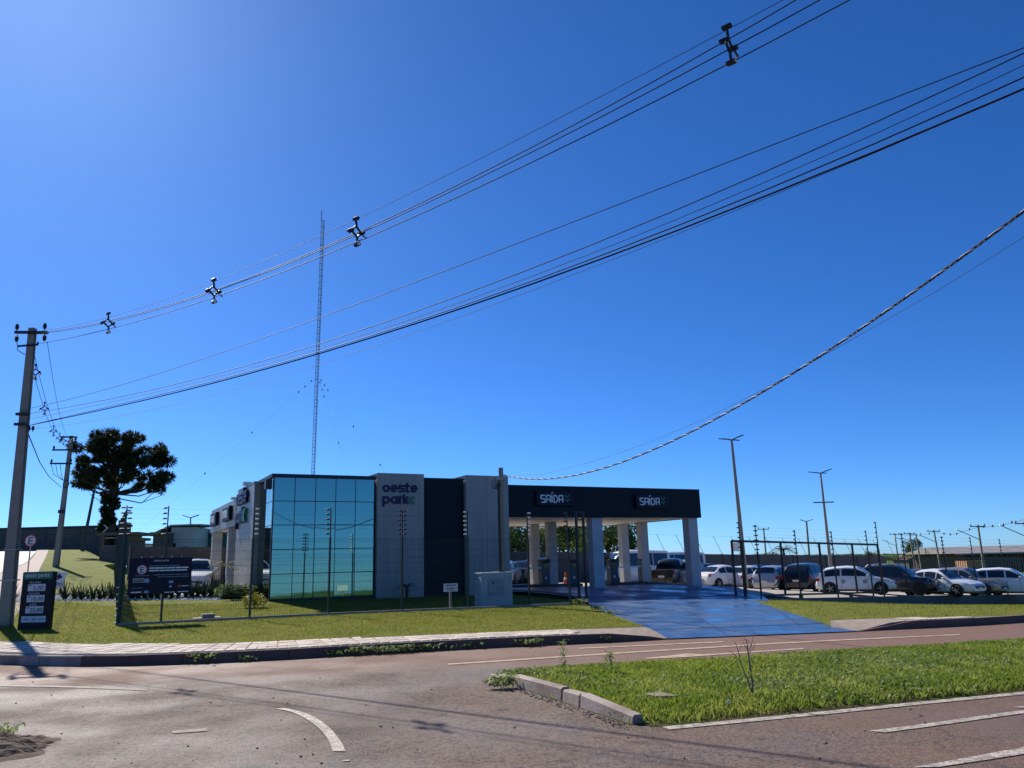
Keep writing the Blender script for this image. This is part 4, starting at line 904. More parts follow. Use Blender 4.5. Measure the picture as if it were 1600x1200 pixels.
wire_thing('power_cable', 'third conductor down in the upper cable bundle', upper['mid'], .009, 'upper span of power cables')
wire_thing('power_cable', 'lowest conductor of the upper cable bundle', upper['low'], .009, 'upper span of power cables')
lowpx = [([(36, 640), (300, 567), (600, 458), (900, 346), (1200, 230), (1600, 74)], .007, 'thin topmost wire of the lower cable group'),
         ([(36, 648), (300, 593), (600, 505), (900, 396), (1240, 240), (1600, 88)], .008, 'second wire down in the lower cable group'),
         ([(36, 657), (300, 599), (600, 512), (900, 408), (1290, 240), (1600, 104)], .005, 'thin middle wire of the lower cable group'),
         ([(40, 666), (300, 604), (600, 517), (900, 419), (1310, 240), (1600, 126)], .0095, 'fourth wire down in the lower cable group'),
         ([(40, 666), (300, 607), (600, 521), (900, 423), (1340, 240), (1600, 144)], .0135, 'thickest black cable at the bottom of the lower group'),
         ([(42, 671), (200, 646), (400, 600), (600, 537), (1000, 388)], .0035, 'faint thin telephone wire under the lower cable group')]
for px, r_, lab in lowpx: wire_thing('service_cable', lab, fit_wire(px), r_, 'lower span of cables')
# spacers hung in the upper bundle
def spacer(c, ang, label, sc=1.0, group='cable spacers on the power line'):
    r = tag(empty('cable_spacer', c, ang), label, 'spacer', group); r.scale = (sc, sc, sc); mb = MB()
    mb.bar((0, 0, .26), (.02, 0, .12), .034, .04); mb.bar((0, 0, .12), (-.13, 0, -.02), .03, .04); mb.bar((0, 0, .12), (.15, 0, 0), .03, .04); mb.bar((-.13, 0, -.02), (.04, 0, -.14), .03, .04); mb.bar((.15, 0, 0), (.04, 0, -.14), .03, .04); mb.bar((.04, 0, -.14), (.05, 0, -.28), .034, .04)
    mb.build('frame', M['black'], r)
    for x, z in ((0, .3), (-.15, -.03), (.17, .0), (.05, -.31)): MB().box(x - .037, x + .037, -.08, .08, z - .037, z + .037, ch=.012).build('clamp', M['black'], r)
    for x in (-.15, .17): MB().tube([(x, -.02, -.03), (x * 1.45, -.05, -.13)], .018, 5).build('tie_tail', M['black'], r)
    MB().box(-.02, .05, -.1, -.085, -.36, -.26).build('clip', M['white_ins'], r)
for x, y, lab in ((1138, 68, 'black cable spacer highest and nearest in the upper right sky'), (556, 361, 'black cable spacer just right of the lattice mast'), (333, 454, 'black cable spacer between the mast and the leftmost spacer'), (168, 504, 'black cable spacer nearest the tall left pole')):
    spacer(on_plane(x, y, WREP, SPAN), R(-38) + R(90), lab, .9)
# second pole up the side street
p2 = at(87, 885, 60.6); p2.z = T(p2.x, p2.y); r2 = tag(empty('utility_pole', p2), 'slim utility pole with three crossarms left of the pine tree', 'utility pole', 'concrete utility poles')
p2top = on_plane(112, 681, p2, Vector((1, 0, 0))); h2 = p2top.z - p2.z; l2 = min(.6, p2top.x - p2.x)
conc_pole(r2, h2, .2, .12, (l2, 0))
for z, x0, x1 in ((h2 - .1, -.75, .55), (h2 - 1.1, -1.25, .8), (h2 - 2.15, -1.3, .4)):
    MB().bar((l2 * z / h2 + x0, -.2, z), (l2 * z / h2 + x1, -.2, z - .05), .1, .12).build('crossarm', M['black'], r2)
    for x in (x0 + .1, x1 - .1): pin_insulator(r2, l2 * z / h2 + x, -.2, z, 1.1, z > h2 - .5)
for k in range(3): MB().tube([(l2 * .75 - 1.2 + .35 * k, -.2, h2 - 2.2), (l2 * .7 - .9 + .3 * k, -.25, h2 - 3.0), (l2 * .7 - .1, -.25, h2 - 3.5)], .02, 5).build('jumper', M['cable'], r2)
MB().tube([(.3 + .22 * math.cos(a), -.25, h2 * .62 + .3 * math.sin(a)) for a in np.linspace(0, 6.28, 14)], .03, 5).build('cable_coil', M['cable'], r2)
MB().box(.18 - .26, .18 + .26, -.3, -.2, h2 * .4, h2 * .4 + .25).build('number_plate', M['black'], r2)
p3 = at(128, 859, 115); p3.z = T(p3.x, p3.y); r3 = tag(empty('utility_pole', p3), 'plain dark pole between the slim pole and the pine trunk', 'utility pole', 'concrete utility poles')
h3 = on_plane(142, 766, p3, Vector((1, 0, 0))).z - p3.z; MB().tube([(0, 0, -.5), (1.0, 0, h3)], .26, 8, .17).build('shaft', mat('dark_pole', (.05, .045, .04), .8), r3)
# span from the near pole up to the second pole, with its own spacers
A0 = Vector((pb.x + plean.x, pb.y, pb.z + PH)); A2 = Vector((p2.x + l2, p2.y, p2.z + h2))
def sagged(a, b, sag, n=16): return [a.lerp(b, k / n) - Vector((0, 0, 4 * sag * (k / n) * (1 - k / n))) for k in range(n + 1)]
for k, (ox, oz, lab) in enumerate(((.46, -.45, 'hillside conductor leaving the crossarm of the near pole'), (.1, -.9, 'middle hillside conductor of the uphill cable span'), (.05, -1.25, 'lowest hillside conductor of the uphill cable span'))):
    wire_thing('power_cable', lab, sagged(A0 + Vector((ox, .1, oz)), A2 + Vector((ox * .4, 0, -.15 - .12 * k)), 1.1), .009, 'uphill span of cables')
for x, y, lab in ((55, 581, 'highest cable spacer right beside the near pole'), (69, 638, 'second cable spacer down the uphill span'), (83, 673, 'third cable spacer down the uphill span'), (93, 684, 'fourth cable spacer just above the slim pole'), (99, 688, 'last tiny cable spacer at the slim pole')):
    k = {55: .22, 69: .42, 83: .68, 93: .85, 99: .94}[x]; Yk = A0.y + (A2.y - A0.y) * k; spacer(at(x, y, Yk), R(20), lab, 1.0, 'spacers on the uphill span')
dp = [at(40, 668, pb.y - .1), at(62, 722, 36), at(76, 744, 46), at(96, 762, p2.y - .2)]
wire_thing('service_cable', 'sagging black service cable from the near pole to the slim pole', smooth3 if 0 else [dp[0].lerp(dp[1], k / 6) for k in range(6)] + [dp[1].lerp(dp[2], k / 6) for k in range(6)] + [dp[2].lerp(dp[3], k / 6) for k in range(7)], .02)
# twisted service drop to the meter pole
sa = spz.location + Vector((.08, 0, sph - .15)); sb = far_end + Vector((0, 0, 6.4)); TD = (sb - sa); TD.z = 0; tl = TD.length; TD.normalize()
tpx = [(786, 742), (820, 747), (870, 748), (940, 732), (1020, 702), (1100, 664), (1180, 621), (1260, 570), (1340, 516), (1420, 461), (1500, 404), (1600, 330)]
TP = [on_plane(x, y, sa, TD) for x, y in tpx]; s_ = [(p - sa).dot(TD) for p in TP]; cz = np.polyfit(s_, [p.z for p in TP], 4)
tslope = float(np.polyval(np.polyder(cz), max(s_) - .5)); print('drop end', max(s_), tl, TP[-1].z, tslope, TP[-1].z + tslope * (tl - max(s_)))
def tw(s): q = sa + TD * s; q.z = float(np.polyval(cz, s)) if s < max(s_) else float(np.polyval(cz, max(s_))) + (s - max(s_)) * tslope; return q
for k in range(3):
    ph_ = k * 2.094; pts = []; nrm = Vector((-TD.y, TD.x, 0))
    for s in np.arange(0, tl, .045):
        a = ph_ + s * 2 * math.pi / .55; pts.append(tw(float(s)) + nrm * .015 * math.cos(a) + Vector((0, 0, .015 * math.sin(a))))
    wire_thing('twisted_cable', ['black strand of the twisted service drop over the driveway', 'second black strand of the twisted service drop', 'bare aluminium strand of the twisted service drop'][k], pts, .011, 'twisted service drop strands', 5, M['cable'] if k < 2 else mat('strand_grey', (.16, .16, .17), .5, .5))
wire_thing('service_cable', 'thin wire stretched just below the twisted service drop', [on_plane(x, y, sa, TD) for x, y in ((790, 744), (850, 741), (930, 720), (1010, 693), (1100, 655), (1200, 605), (1330, 531), (1460, 457), (1600, 370))] + [tw(tl) - Vector((0, 0, .25))], .0045)
# lattice mast behind the building
mY = 62.0; mb0 = at(482.5, 925, mY); mbase = Vector((mb0.x, mY, L(mb0.x, mY))); mtop = at(505, 345, mY); mast = tag(empty('radio_mast', mbase), 'tall thin guyed lattice radio mast rising behind the glass office', 'mast')
mh = mtop.z - mbase.z; mlean = mtop.x - mbase.x; wq = .15
tri = [(wq * math.cos(R(90 + 120 * k)), wq * math.sin(R(90 + 120 * k))) for k in range(3)]
def mp_(k, z): return Vector((tri[k][0] + mlean * z / mh, tri[k][1], z))
for k in range(3): MB().tube([mp_(k, 0), mp_(k, mh)], .02, 5).build('leg', M['mastc'] if 'mastc' in M else mat('mast_grey', (.3, .28, .27), .5, .5), mast)
mb = MB(); nn = int(mh / .55)
for i in range(nn):
    z0, z1 = mh * i / nn, mh * (i + 1) / nn
    for k in range(3): mb.bar(mp_(k, z1), mp_((k + 1) % 3, z1), .025); mb.bar(mp_(k, z0), mp_((k + 1) % 3, z1), .016)
mb.build('bracing', MAT['mast_grey'], mast); MB().tube([mp_(1, mh), mp_(1, mh + .9)], .03, 5).build('antenna', M['black'], mast)
for zf in (.55, .28):
    for k in range(3):
        a = R(200 + 120 * k); e0 = mp_(0, mh * zf); e1 = Vector((16 * math.cos(a), 16 * math.sin(a), .3)); MB().tube([e0, e1], .003, 4).build('guy_wire', M['cable'], mast)
        for q in (.03, .06, .09, .3, .5): MB().box(-.035, .035, -.035, .035, -.07, .07, Matrix.Translation(e0.lerp(e1, q))).build('guy_insulator', M['insul'], mast)
# lamp posts in the lot
def lamp(px, pyb, pytop, Y, label, wd=.13, arms=True, tilt=True, box=False, h=None):
    b = at(px, pyb, Y); b.z = L(b.x, b.y) if Y < 100 else b.z
    t = on_plane(*pytop, b, Vector((1, 0, 0))); hh = t.z - b.z; ln = max(-.5, min(.5, t.x - b.x)); r = tag(empty('lamp_post', b), label, 'lamp post', 'lamp posts')
    MB().tube([(0, 0, -.3), (ln * .5, 0, hh * .5), (ln, 0, hh)], [wd * 1.5, wd * 1.15, wd * .7], 10).build('shaft', M['concrete'], r)
    for k, (dx, dy, dz) in enumerate(((.7, -.4, .24), (-.75, .4, .14), (.65, .6, .03), (-.7, -.5, 0))):
        e = Vector((ln + dx, dy, hh + dz)); MB().bar((ln, 0, hh - .02), Vector((ln, 0, hh)).lerp(e, .45), .06).build('arm', M['black'], r); MB().bar(Vector((ln, 0, hh)).lerp(e, .4), e, .15, .05).build('lamp_head', M['black'], r)
    if box: MB().box(-.75, -.15, -.2, .2, hh * .245, hh * .245 + .55).build('control_box', M['white'], r)
    return r
lamp(1166, 913, (1143, 687), 52.0, 'tall four-armed lamp post behind the sliding gate', .11, box=True)
rr = lamp(1302, 921, (1282, 739), 59.5, 'slimmer four-armed lamp post above the white hatchback', .09)
MB().box(-.75, .75, -.05, .05, 6.3, 6.38).build('crossarm', M['black'], rr)
def far_pole(px, pyb, pxt, pyt, Y, label, arm=True, wd=.12, name='utility_pole', two=False):
    b = at(px, pyb, Y); t = on_plane(pxt, pyt, b, Vector((1, 0, 0))); b.z = min(b.z, T(b.x, b.y)) if Y < 200 else b.z; r = tag(empty(name, b), label, 'lamp post' if two else 'utility pole', 'poles in the distance')
    h = t.z - b.z; ln = max(-.6, min(.6, t.x - b.x)); MB().tube([(0, 0, -1), (ln, 0, h)], wd * 1.5, 6, wd).build('shaft', M['concrete'], r)
    if two:
        for sx in (-1, 1): MB().bar((ln, 0, h), (ln + sx * 1.1, 0, h + .35), .25, .1).build('lamp_head', M['black'], r)
    elif arm:
        MB().bar((ln - 1.1, 0, h - .2), (ln + 1.0, 0, h - .25), .13).build('crossarm', M['black'], r)
        for x in (-1, .9): pin_insulator(r, ln + x, 0, h - .2, 1.2)
    return r
far_pole(1264, 872, 1260, 815, 140, 'short twin-head lamp post far behind between the two tall lamps', two=True, name='lamp_post', wd=.15)
far_pole(297, 850, 298, 809, 110, 'small twin-head lamp post on the beige house roofline', two=True, name='lamp_post', wd=.09)
far_pole(1197, 872, 1193, 825, 150, 'far bare pole left of the lone palm', wd=.13)
fpoles = [(1404, 880, 1398, 833, 170, 'far utility pole left of the roadside tree'), (1430, 888, 1421, 832, 150, 'far utility pole in front of the roadside tree'), (1440, 888, 1431, 834, 160, 'far utility pole touching the right of the roadside tree'), (1470, 886, 1459, 828, 135, 'far utility pole right of the roadside tree'), (1537, 888, 1528, 820, 110, 'far utility pole in front of the brick warehouse'), (1612, 890, 1600, 815, 95, 'far utility pole at the right edge of the view')]
tops = []
for a in fpoles:
    r = far_pole(*a); tops.append(r)
    MB().bar((0, 0, 5), (-3.2, -.5, 6.4), .09).build('lamp_arm', M['alu'], r)
pts = [at(1398, 836, 170), at(1440, 836, 160), at(1459, 832, 135), at(1490, 835, 122), at(1528, 824, 110), at(1560, 822, 104), at(1600, 812, 95)]
wire_thing('power_cable', 'distant power line strung along the far utility poles', pts, .02, None)
for k, (x, y, Y) in enumerate(((1452, 834, 140), (1475, 834, 128), (1485, 835, 124), (1495, 834, 120), (1515, 827, 114), (1537, 823, 109), (1551, 822, 106), (1568, 820, 102), (1581, 816, 99))):
    tag(MB().box(-.06, .06, -.06, .06, -.16, .16, Matrix.Translation(at(x, y, Y))).build('line_spacer', M['black']), 'tiny dark spacer on the distant power line, %s from the left' % ['first', 'second', 'third', 'fourth', 'fifth', 'sixth', 'seventh', 'eighth', 'ninth'][k], 'spacer', 'spacers on the distant line')
# ================================================================== cars
PROF = {
 'hatch': dict(L=4.1, W=.87, H=1.48, zb=[(0, .5), (.015, .72), (.04, .9), (.3, .95), (.66, .92), (.72, .9), (.9, .77), (.975, .64), (1, .45)], zr=[(.03, .9), (.06, 1.08), (.14, 1.37), (.24, 1.44), (.42, 1.48), (.54, 1.43), (.62, 1.26), (.74, .9)], win=[(.13, .33), (.35, .52), (.535, .69)], ws=(.545, .715), rw=(.055, .14), wx=(.19, .82), wr=.31),
 'sedan': dict(L=4.5, W=.88, H=1.47, zb=[(0, .5), (.015, .78), (.04, .97), (.18, 1.0), (.3, .95), (.66, .92), (.72, .9), (.9, .77), (.975, .64), (1, .45)], zr=[(.13, 1.0), (.25, 1.33), (.33, 1.43), (.45, 1.47), (.55, 1.42), (.62, 1.26), (.73, .9)], win=[(.23, .38), (.395, .54), (.555, .68)], ws=(.555, .71), rw=(.15, .27), wx=(.19, .81), wr=.32),
 'suv': dict(L=4.4, W=.93, H=1.66, zb=[(0, .55), (.012, .8), (.03, 1.0), (.3, 1.06), (.66, 1.04), (.72, 1.02), (.92, .93), (.985, .78), (1, .5)], zr=[(.02, 1.0), (.05, 1.3), (.1, 1.52), (.2, 1.62), (.42, 1.66), (.55, 1.6), (.63, 1.4), (.73, 1.03)], win=[(.09, .26), (.28, .48), (.5, .68)], ws=(.56, .71), rw=(.035, .095), wx=(.19, .81), wr=.36),
 'pickup': dict(L=5.2, W=.93, H=1.78, zb=[(0, .6), (.01, 1.05), (.05, 1.08), (.38, 1.08), (.7, 1.1), (.76, 1.08), (.93, 1.0), (.985, .85), (1, .55)], zr=[(.36, 1.08), (.39, 1.55), (.44, 1.74), (.56, 1.78), (.63, 1.7), (.69, 1.45), (.76, 1.08)], win=[(.4, .53), (.545, .7)], ws=(.64, .745), rw=(.37, .4), wx=(.2, .82), wr=.38),
 'van': dict(L=5.9, W=1.0, H=2.55, zb=[(0, .6), (.01, .9), (.03, 1.2), (.5, 1.25), (.82, 1.25), (.9, 1.15), (.97, 1.0), (.99, .8), (1, .5)], zr=[(.008, 1.2), (.015, 2.2), (.05, 2.48), (.3, 2.55), (.62, 2.55), (.72, 2.45), (.8, 2.1), (.91, 1.18)], win=[(.06, .27), (.28, .48), (.49, .68), (.7, .85)], ws=(.745, .895), rw=(.01, .03), wx=(.2, .84), wr=.35)}
def paint(name, col, metal=.0, rough=.28): 
    if name in MAT: return MAT[name]
    return mat(name, col, rough, metal, .03, .6, coat=.6)
PAINT = {'white': paint('car_white', (.78, .78, .77)), 'silver': paint('car_silver', (.5, .5, .5), .55), 'black': paint('car_black', (.008, .008, .009)), 'navy': paint('car_navy', (.008, .012, .025)), 'grey': paint('car_grey', (.16, .155, .15), .5), 'beige': paint('car_champagne', (.36, .33, .29), .5), 'green': paint('car_dark_green', (.02, .035, .03), .3)}
def car(kind, colour, label, loc, heading, roof=None, rails=False, dark_rim=False, deco=None, name='parked_car', cat='car'):
    P = PROF[kind]; Lc, W, H = P['L'], P['W'], P['H']
    root = tag(empty(name, loc, heading), label, cat, 'cars in the parking lot')
    def zb(k): return float(np.interp(k, *zip(*P['zb'])))
    def zr(k):
        xs = [p[0] for p in P['zr']]
        return max(zb(k), float(np.interp(k, *zip(*P['zr'])))) if xs[0] <= k <= xs[-1] else zb(k)
    cabw = .2 if kind != 'van' else .16
    def hw(k): return W * float(np.interp(k, [0, .03, .12, .5, .85, .95, 1], [.82, .93, .99, 1, .985, .9, .72]))
    def ring(k):
        h = hw(k); b = zb(k); r_ = zr(k); c = max(0, r_ - b); t = min(1, c / .4); ins = .05 + (cabw) * t * min(1.2, c / (H - 1)); zu = .2 + .1 * (k < .05) + .08 * (k > .95)
        return [(0, zu), (h - .14, zu), (h - .03, zu + .1), (h, .5 * (zu + b) + .05), (h - .035, b - .01), (h - ins, r_ - .05 * t + .005), (h - ins - .15, r_ + .012 + .01 * t), (0, r_ + .03 + .02 * t)]
    def X(k): return (k - .5) * Lc
    ks = sorted(set([0, .008, .02, .035, .05] + [p[0] for p in P['zb']] + [p[0] for p in P['zr']] + [i / 22 for i in range(23)] + [.985, .995])); vs = []; fs = []; m = 15
    for k in ks:
        rg = ring(k); full = [(y, z) for y, z in rg] + [(-y, z) for y, z in rg[1:-1]][::-1]
        vs += [(X(k), y, z) for y, z in full]; m = len(full)
    n = len(ks)
    for i in range(n - 1):
        for j in range(m): a = i * m + j; b = i * m + (j + 1) % m; fs.append((a, b, b + m, a + m))
    fs += [tuple(range(m)), tuple((n - 1) * m + j for j in range(m))[::-1]]
    mb = MB(); mb.add(vs, fs); body = mb.build('body', PAINT[colour], root, True)
    body.data.set_sharp_from_angle(angle=R(38)) if hasattr(body.data, 'set_sharp_from_angle') else None
    if roof:
        mb = MB(); q = [k for k in ks if zr(k) > H - .12]; 
        vs = []; 
        for k in q: rg = ring(k); vs += [(X(k), s_ * y, z + .012) for s_, (y, z) in ((1, rg[6]), (1, rg[7]), (-1, rg[6]))]
        mb.add(vs, [(3 * i + j, 3 * i + j + 1, 3 * i + 4 + j, 3 * i + 3 + j) for i in range(len(q) - 1) for j in range(2)]); mb.build('roof_panel', PAINT[roof], root, True)
    for s_ in (1, -1):
        for (k0, k1) in P['win']:
            vs = []; nn = 5
            for i in range(nn + 1):
                k = k0 + (k1 - k0) * i / nn; rg = ring(k); (y4, z4), (y5, z5) = rg[4], rg[5]
                for q in (.1, .86): vs.append((X(k), s_ * (y4 + (y5 - y4) * q + .009), z4 + (z5 - z4) * q + .004))
            MB().add(vs, [(2 * i, 2 * i + 2, 2 * i + 3, 2 * i + 1) if s_ > 0 else (2 * i + 1, 2 * i + 3, 2 * i + 2, 2 * i) for i in range(nn)]).build('side_window', M['carglass'], root)
    for nm, (k0, k1), q0 in (('windscreen', P['ws'], .04), ('rear_window', P['rw'], .05)):
        vs = []; nn = 5; mm = 6; sg = 1 if nm == 'windscreen' else -1
        for i in range(nn + 1):
            k = k0 + (k1 - k0) * i / nn; rg = ring(k); yb = rg[6][0] + .03
            for j in range(mm + 1):
                y = yb * (2 * j / mm - 1); z = rg[7][1] + (rg[6][1] - rg[7][1]) * min(1, abs(y) / rg[6][0]); vs.append((X(k) + sg * .012, y, z + .01))
        MB().add(vs, [(i * (mm + 1) + j, (i + 1) * (mm + 1) + j, (i + 1) * (mm + 1) + j + 1, i * (mm + 1) + j + 1) for i in range(nn) for j in range(mm)]).build(nm, M['carglass'], root, True)
    wr = P['wr']
    for s_ in (1, -1):
        for kx in P['wx']:
            hx = hw(kx) + .004; x = X(kx)
            MB().lathe([(wr * 1.2, -.02), (wr * 1.2, .006)], 18, Matrix.Translation((x, s_ * hx - (.006 if s_ > 0 else -.014), wr * 1.02)), 'y').build('wheel_arch', M['black'], root)
            wh = MB().lathe([(wr * .8, -.1), (wr * .97, -.09), (wr, -.05), (wr, .06), (wr * .95, .09), (wr * .68, .1)], 20, Matrix.Translation((x, s_ * (hx - .082), wr)) @ Matrix.Rotation(0 if s_ > 0 else math.pi, 4, 'Z'), 'y').build('wheel', M['tyre'], root, True)
            rm = MB(); mt = Matrix.Translation((x, s_ * (hx + .024), wr)) @ Matrix.Rotation(0 if s_ > 0 else math.pi, 4, 'Z')
            rm.lathe([(wr * .66, -.02), (wr * .66, -.006), (wr * .6, -.012), (wr * .58, -.012)], 18, mt, 'y')
            for q in range(5):
                a = 2 * math.pi * q / 5; rm.bar(mt @ Vector((0, .004, 0)), mt @ Vector((wr * .62 * math.cos(a), .0, wr * .62 * math.sin(a))), .07, .03)
            rm.build('rim', M['rimdark'] if dark_rim else M['rim'], wh)
        for k in ((P['win'][0][1] + P['win'][1][0]) / 2, P['win'][-1][1] - .02):
            rg = ring(k); MB().box(X(k) - .006, X(k) + .006, s_ * (rg[3][0]) - .003, s_ * (rg[3][0]) + .003, .32, zb(k) - .03).build('door_gap', M['black'], root)
        k = P['win'][-1][1] - .015; rg = ring(k); MB().box(-.07, .07, -.09, .09, -.06, .07, Matrix.Translation((X(k), s_ * (rg[4][0] + .09), rg[4][1] + .08)), ch=.03).build('mirror', PAINT[colour], root)
        kf = .955; MB().box(-.2, .1, -.045, .045, -.05, .06, Matrix.Translation((X(kf), s_ * (hw(kf) - .1), zb(kf) - .06)) @ Matrix.Rotation(s_ * R(-28), 4, 'Z'), ch=.02).build('headlight', M['lampclear'], root)
        kr = .012; zt = zb(.05); MB().box(-.05, .17, -.03, .03, -.13 if kind in ('suv', 'van', 'pickup') else -.08, .1, Matrix.Translation((X(kr) + .03, s_ * (hw(.03) - .02), zt - .12)), ch=.015).build('tail_light', M['lampred'], root)
    MB().box(X(.975), X(1) + .012, -W * .5, W * .5, .4, .56, ch=.02).build('grille', M['black'], root); MB().box(X(1) + .008, X(1) + .03, -.2, .2, .36, .48).build('number_plate', M['plate'], root)
    MB().box(X(0) - .02, X(0) + .02, -.2, .2, .62 if kind != 'hatch' else .5, .74 if kind != 'hatch' else .62).build('number_plate', M['plate'], root)
    MB().box(X(.05), X(.95), -W * .9, W * .9, .16, .24).build('underbody', M['black'], root)
    if rails:
        for s_ in (1, -1):
            rg = ring(.3); MB().tube([(X(.14), s_ * rg[6][0], zr(.14) + .02), (X(.18), s_ * rg[6][0], H + .05), (X(.45), s_ * rg[6][0], H + .07), (X(.54), s_ * rg[6][0], zr(.54) + .03)], .025, 6).build('roof_rail', M['alu'], root)
    if kind == 'pickup': MB().box(X(.03), X(.35), -W * .8, W * .8, 1.06, 1.11).build('bed_cover', M['black'], root)
    if deco == 'text':
        for s_ in (1, -1):
            o = link('lettering', text_mesh('Terut', .62, M['letterbl2'], .004), root, (-.4, s_ * (W + .01), 1.35)); o.rotation_euler.z = R(180) if s_ > 0 else 0
    if deco == 'badge':
        for x in (-.55, .55): 
            for s_ in (1, -1): MB().lathe([(.11, -.003), (.11, .003)], 14, Matrix.Translation((x, s_ * (W + .002), .68)), 'y').build('door_badge', M['cabdoor'], root)
    return root
M['letterbl2'] = mat('van_blue_print', (.06, .16, .45), .4)
def lotp(px, Y, dz=0):
    p = at(px, 900, Y * .95); p.z = L(p.x, p.y); return p
car('sedan', 'white', 'white sedan with red tail lamp just right of the last canopy column', lotp(1130, 57.5), R(33))
car('hatch', 'white', 'white hatchback half hidden behind the left gate posts', lotp(1172, 58), R(38))
car('hatch', 'silver', 'silver hatchback seen from behind inside the left bay of the gate', lotp(1213, 54.5), R(50))
car('suv', 'black', 'black SUV parked between the silver hatchback and the white hatchback', lotp(1262, 53.5), R(52), dark_rim=True)
car('hatch', 'white', 'white hatchback in side view with round door badges behind the sliding gate', lotp(1336, 48), R(-28), deco='badge')
car('suv', 'navy', 'dark navy SUV with silver roof rails behind the white hatchback', lotp(1402, 50.5), R(-42), rails=True, dark_rim=True)
car('sedan', 'white', 'white sedan facing the low wall between the navy SUV and the grey SUV', lotp(1468, 50), R(-58))
car('suv', 'beige', 'champagne grey SUV with dark grille facing the low wall', lotp(1508, 54), R(-52), dark_rim=True)
car('suv', 'white', 'large white SUV at the right edge behind the low wall', lotp(1574, 53.5), R(-36))
car('hatch', 'white', 'white car glimpsed behind the large white SUV', lotp(1530, 63), R(-40))
car('sedan', 'grey', 'grey sedan in the second row behind the navy SUV', lotp(1440, 64), R(-35))
car('sedan', 'silver', 'silver sedan in the second row behind the black SUV', lotp(1300, 66), R(28))
car('suv', 'green', 'dark SUV roof visible above the silver hatchback', lotp(1190, 66), R(30))
car('suv', 'black', 'black car roof showing behind the white sedan by the column', lotp(1112, 66), R(30))
car('van', 'white', 'tall white passenger van facing left under the canopy', lotp(990, 67), R(196), name='parked_van', cat='van')
car('van', 'white', 'white van with blue side lettering between the canopy columns', lotp(1047, 69.5), R(193), deco='text', name='parked_van', cat='van')
car('pickup', 'black', 'black pickup seen from behind left of the silver pickup', lotp(1049, 58.5), R(65), name='pickup_truck', cat='pickup')
car('pickup', 'silver', 'silver pickup seen from behind beside the right column', lotp(1076, 59.5), R(62), name='pickup_truck', cat='pickup')
car('hatch', 'silver', 'silver car half hidden behind the meter cabinet', lotp(790, 56), R(80))
car('sedan', 'black', 'black sedan parked by the rear wall left of the ticket machines', lotp(820, 60), R(70))
car('suv', 'navy', 'dark SUV in shade behind the leftmost ticket machine', lotp(845, 62), R(75))
car('suv', 'white', 'white SUV seen past the right edge of the notice board', lotp(306, 46), R(-72))
# ================================================================== vegetation
def blades(name, P, hmin, hmax, wd, material, parent=None, lean=.5, leafy=False):
    N = len(P); P = np.asarray(P, float); a = rng.uniform(0, 2 * np.pi, N); h = rng.uniform(hmin, hmax, N); l = rng.uniform(.1, lean, N) * h; w_ = wd * rng.uniform(.6, 1.3, N); b = rng.uniform(0, 2 * np.pi, N)
    dx, dy = np.cos(a) * w_, np.sin(a) * w_; v = np.zeros((N, 4, 3))
    v[:, 0] = P + np.stack([-dx, -dy, np.zeros(N) - .01], 1); v[:, 1] = P + np.stack([dx, dy, np.zeros(N) - .01], 1)
    mid = P + np.stack([np.cos(b) * l * .35, np.sin(b) * l * .35, h * .6], 1)
    if leafy:
        v[:, 0] = P + np.stack([np.cos(b) * l * .1, np.sin(b) * l * .1, h * .5], 1); v[:, 1] = mid + np.stack([dx * 1.6, dy * 1.6, h * .25], 1); v[:, 3] = mid + np.stack([-dx * 1.6, -dy * 1.6, h * .25], 1); v[:, 2] = P + np.stack([np.cos(b) * l, np.sin(b) * l, h * .95], 1)
    else:
        v[:, 2] = mid + np.stack([dx * .7, dy * .7, np.zeros(N)], 1); v[:, 3] = P + np.stack([np.cos(b) * l, np.sin(b) * l, h], 1)
    me = bpy.data.meshes.new(name); me.vertices.add(N * 4); me.vertices.foreach_set('co', v.ravel()); me.loops.add(N * 4); me.loops.foreach_set('vertex_index', np.arange(N * 4)); me.polygons.add(N); me.polygons.foreach_set('loop_start', np.arange(N) * 4); me.materials.append(material); me.update(); me.validate()
    return link(name, me, parent)
def scatter(poly, n, zf, keep=None):
    xs = [p[0] for p in poly]; ys = [p[1] for p in poly]; out = []
    while len(out) < n:
        x, y = random.uniform(min(xs), max(xs)), random.uniform(min(ys), max(ys))
        if inside(x, y, poly) and (keep is None or keep(x, y)): out.append((x, y, zf(x, y)))
    return out
def vnoise(x, y, s, o=0): return .5 + .25 * (math.sin(x * s + o) + math.sin(y * s * 1.3 + o * 2.1) * math.cos(x * s * .7 - o))+ .12 * math.sin(x * s * 3.1 + y * s * 2.3)
mp_vis = [q for q in med_poly if q[0] < 13]; mvis = med_k + med_near[1:] + med_far[::-1]
def mk(x, y): return random.random() < (.2 + 1.0 * vnoise(x, y, 1.4)) * smooth(mdist(x, y) / .25)
g1 = blades('median_grass', scatter(mvis, 130000, ZM, mk), .03, .1, .0055, M['blade'], lean=.9); tag(g1, 'rough green grass covering the median island', 'grass', kind='stuff')
g2 = blades('median_weeds', scatter(mvis, 18000, ZM, lambda x, y: random.random() < vnoise(x, y, 1.1, 2) ** 2 * smooth(mdist(x, y) / .2)), .03, .1, .011, M['weed'], lean=1.2, leafy=True); tag(g2, 'broad-leaved weeds mixed into the median grass', 'weeds', kind='stuff')
fl = walk_left + [xy2(p) for p in fp_[::-1]]
fl = [p for p in walk_left if p[0] > -16] + [xy2(fp_[-1]), xy2(fp_[4]), xy2(fp_[2]), xy2(fp_[0]), xy2(fA + sdv * 7.5), xy2(hit(95, 940)), xy2(hit(20, 940)), (fA.x - 6.5, fA.y + 1)]
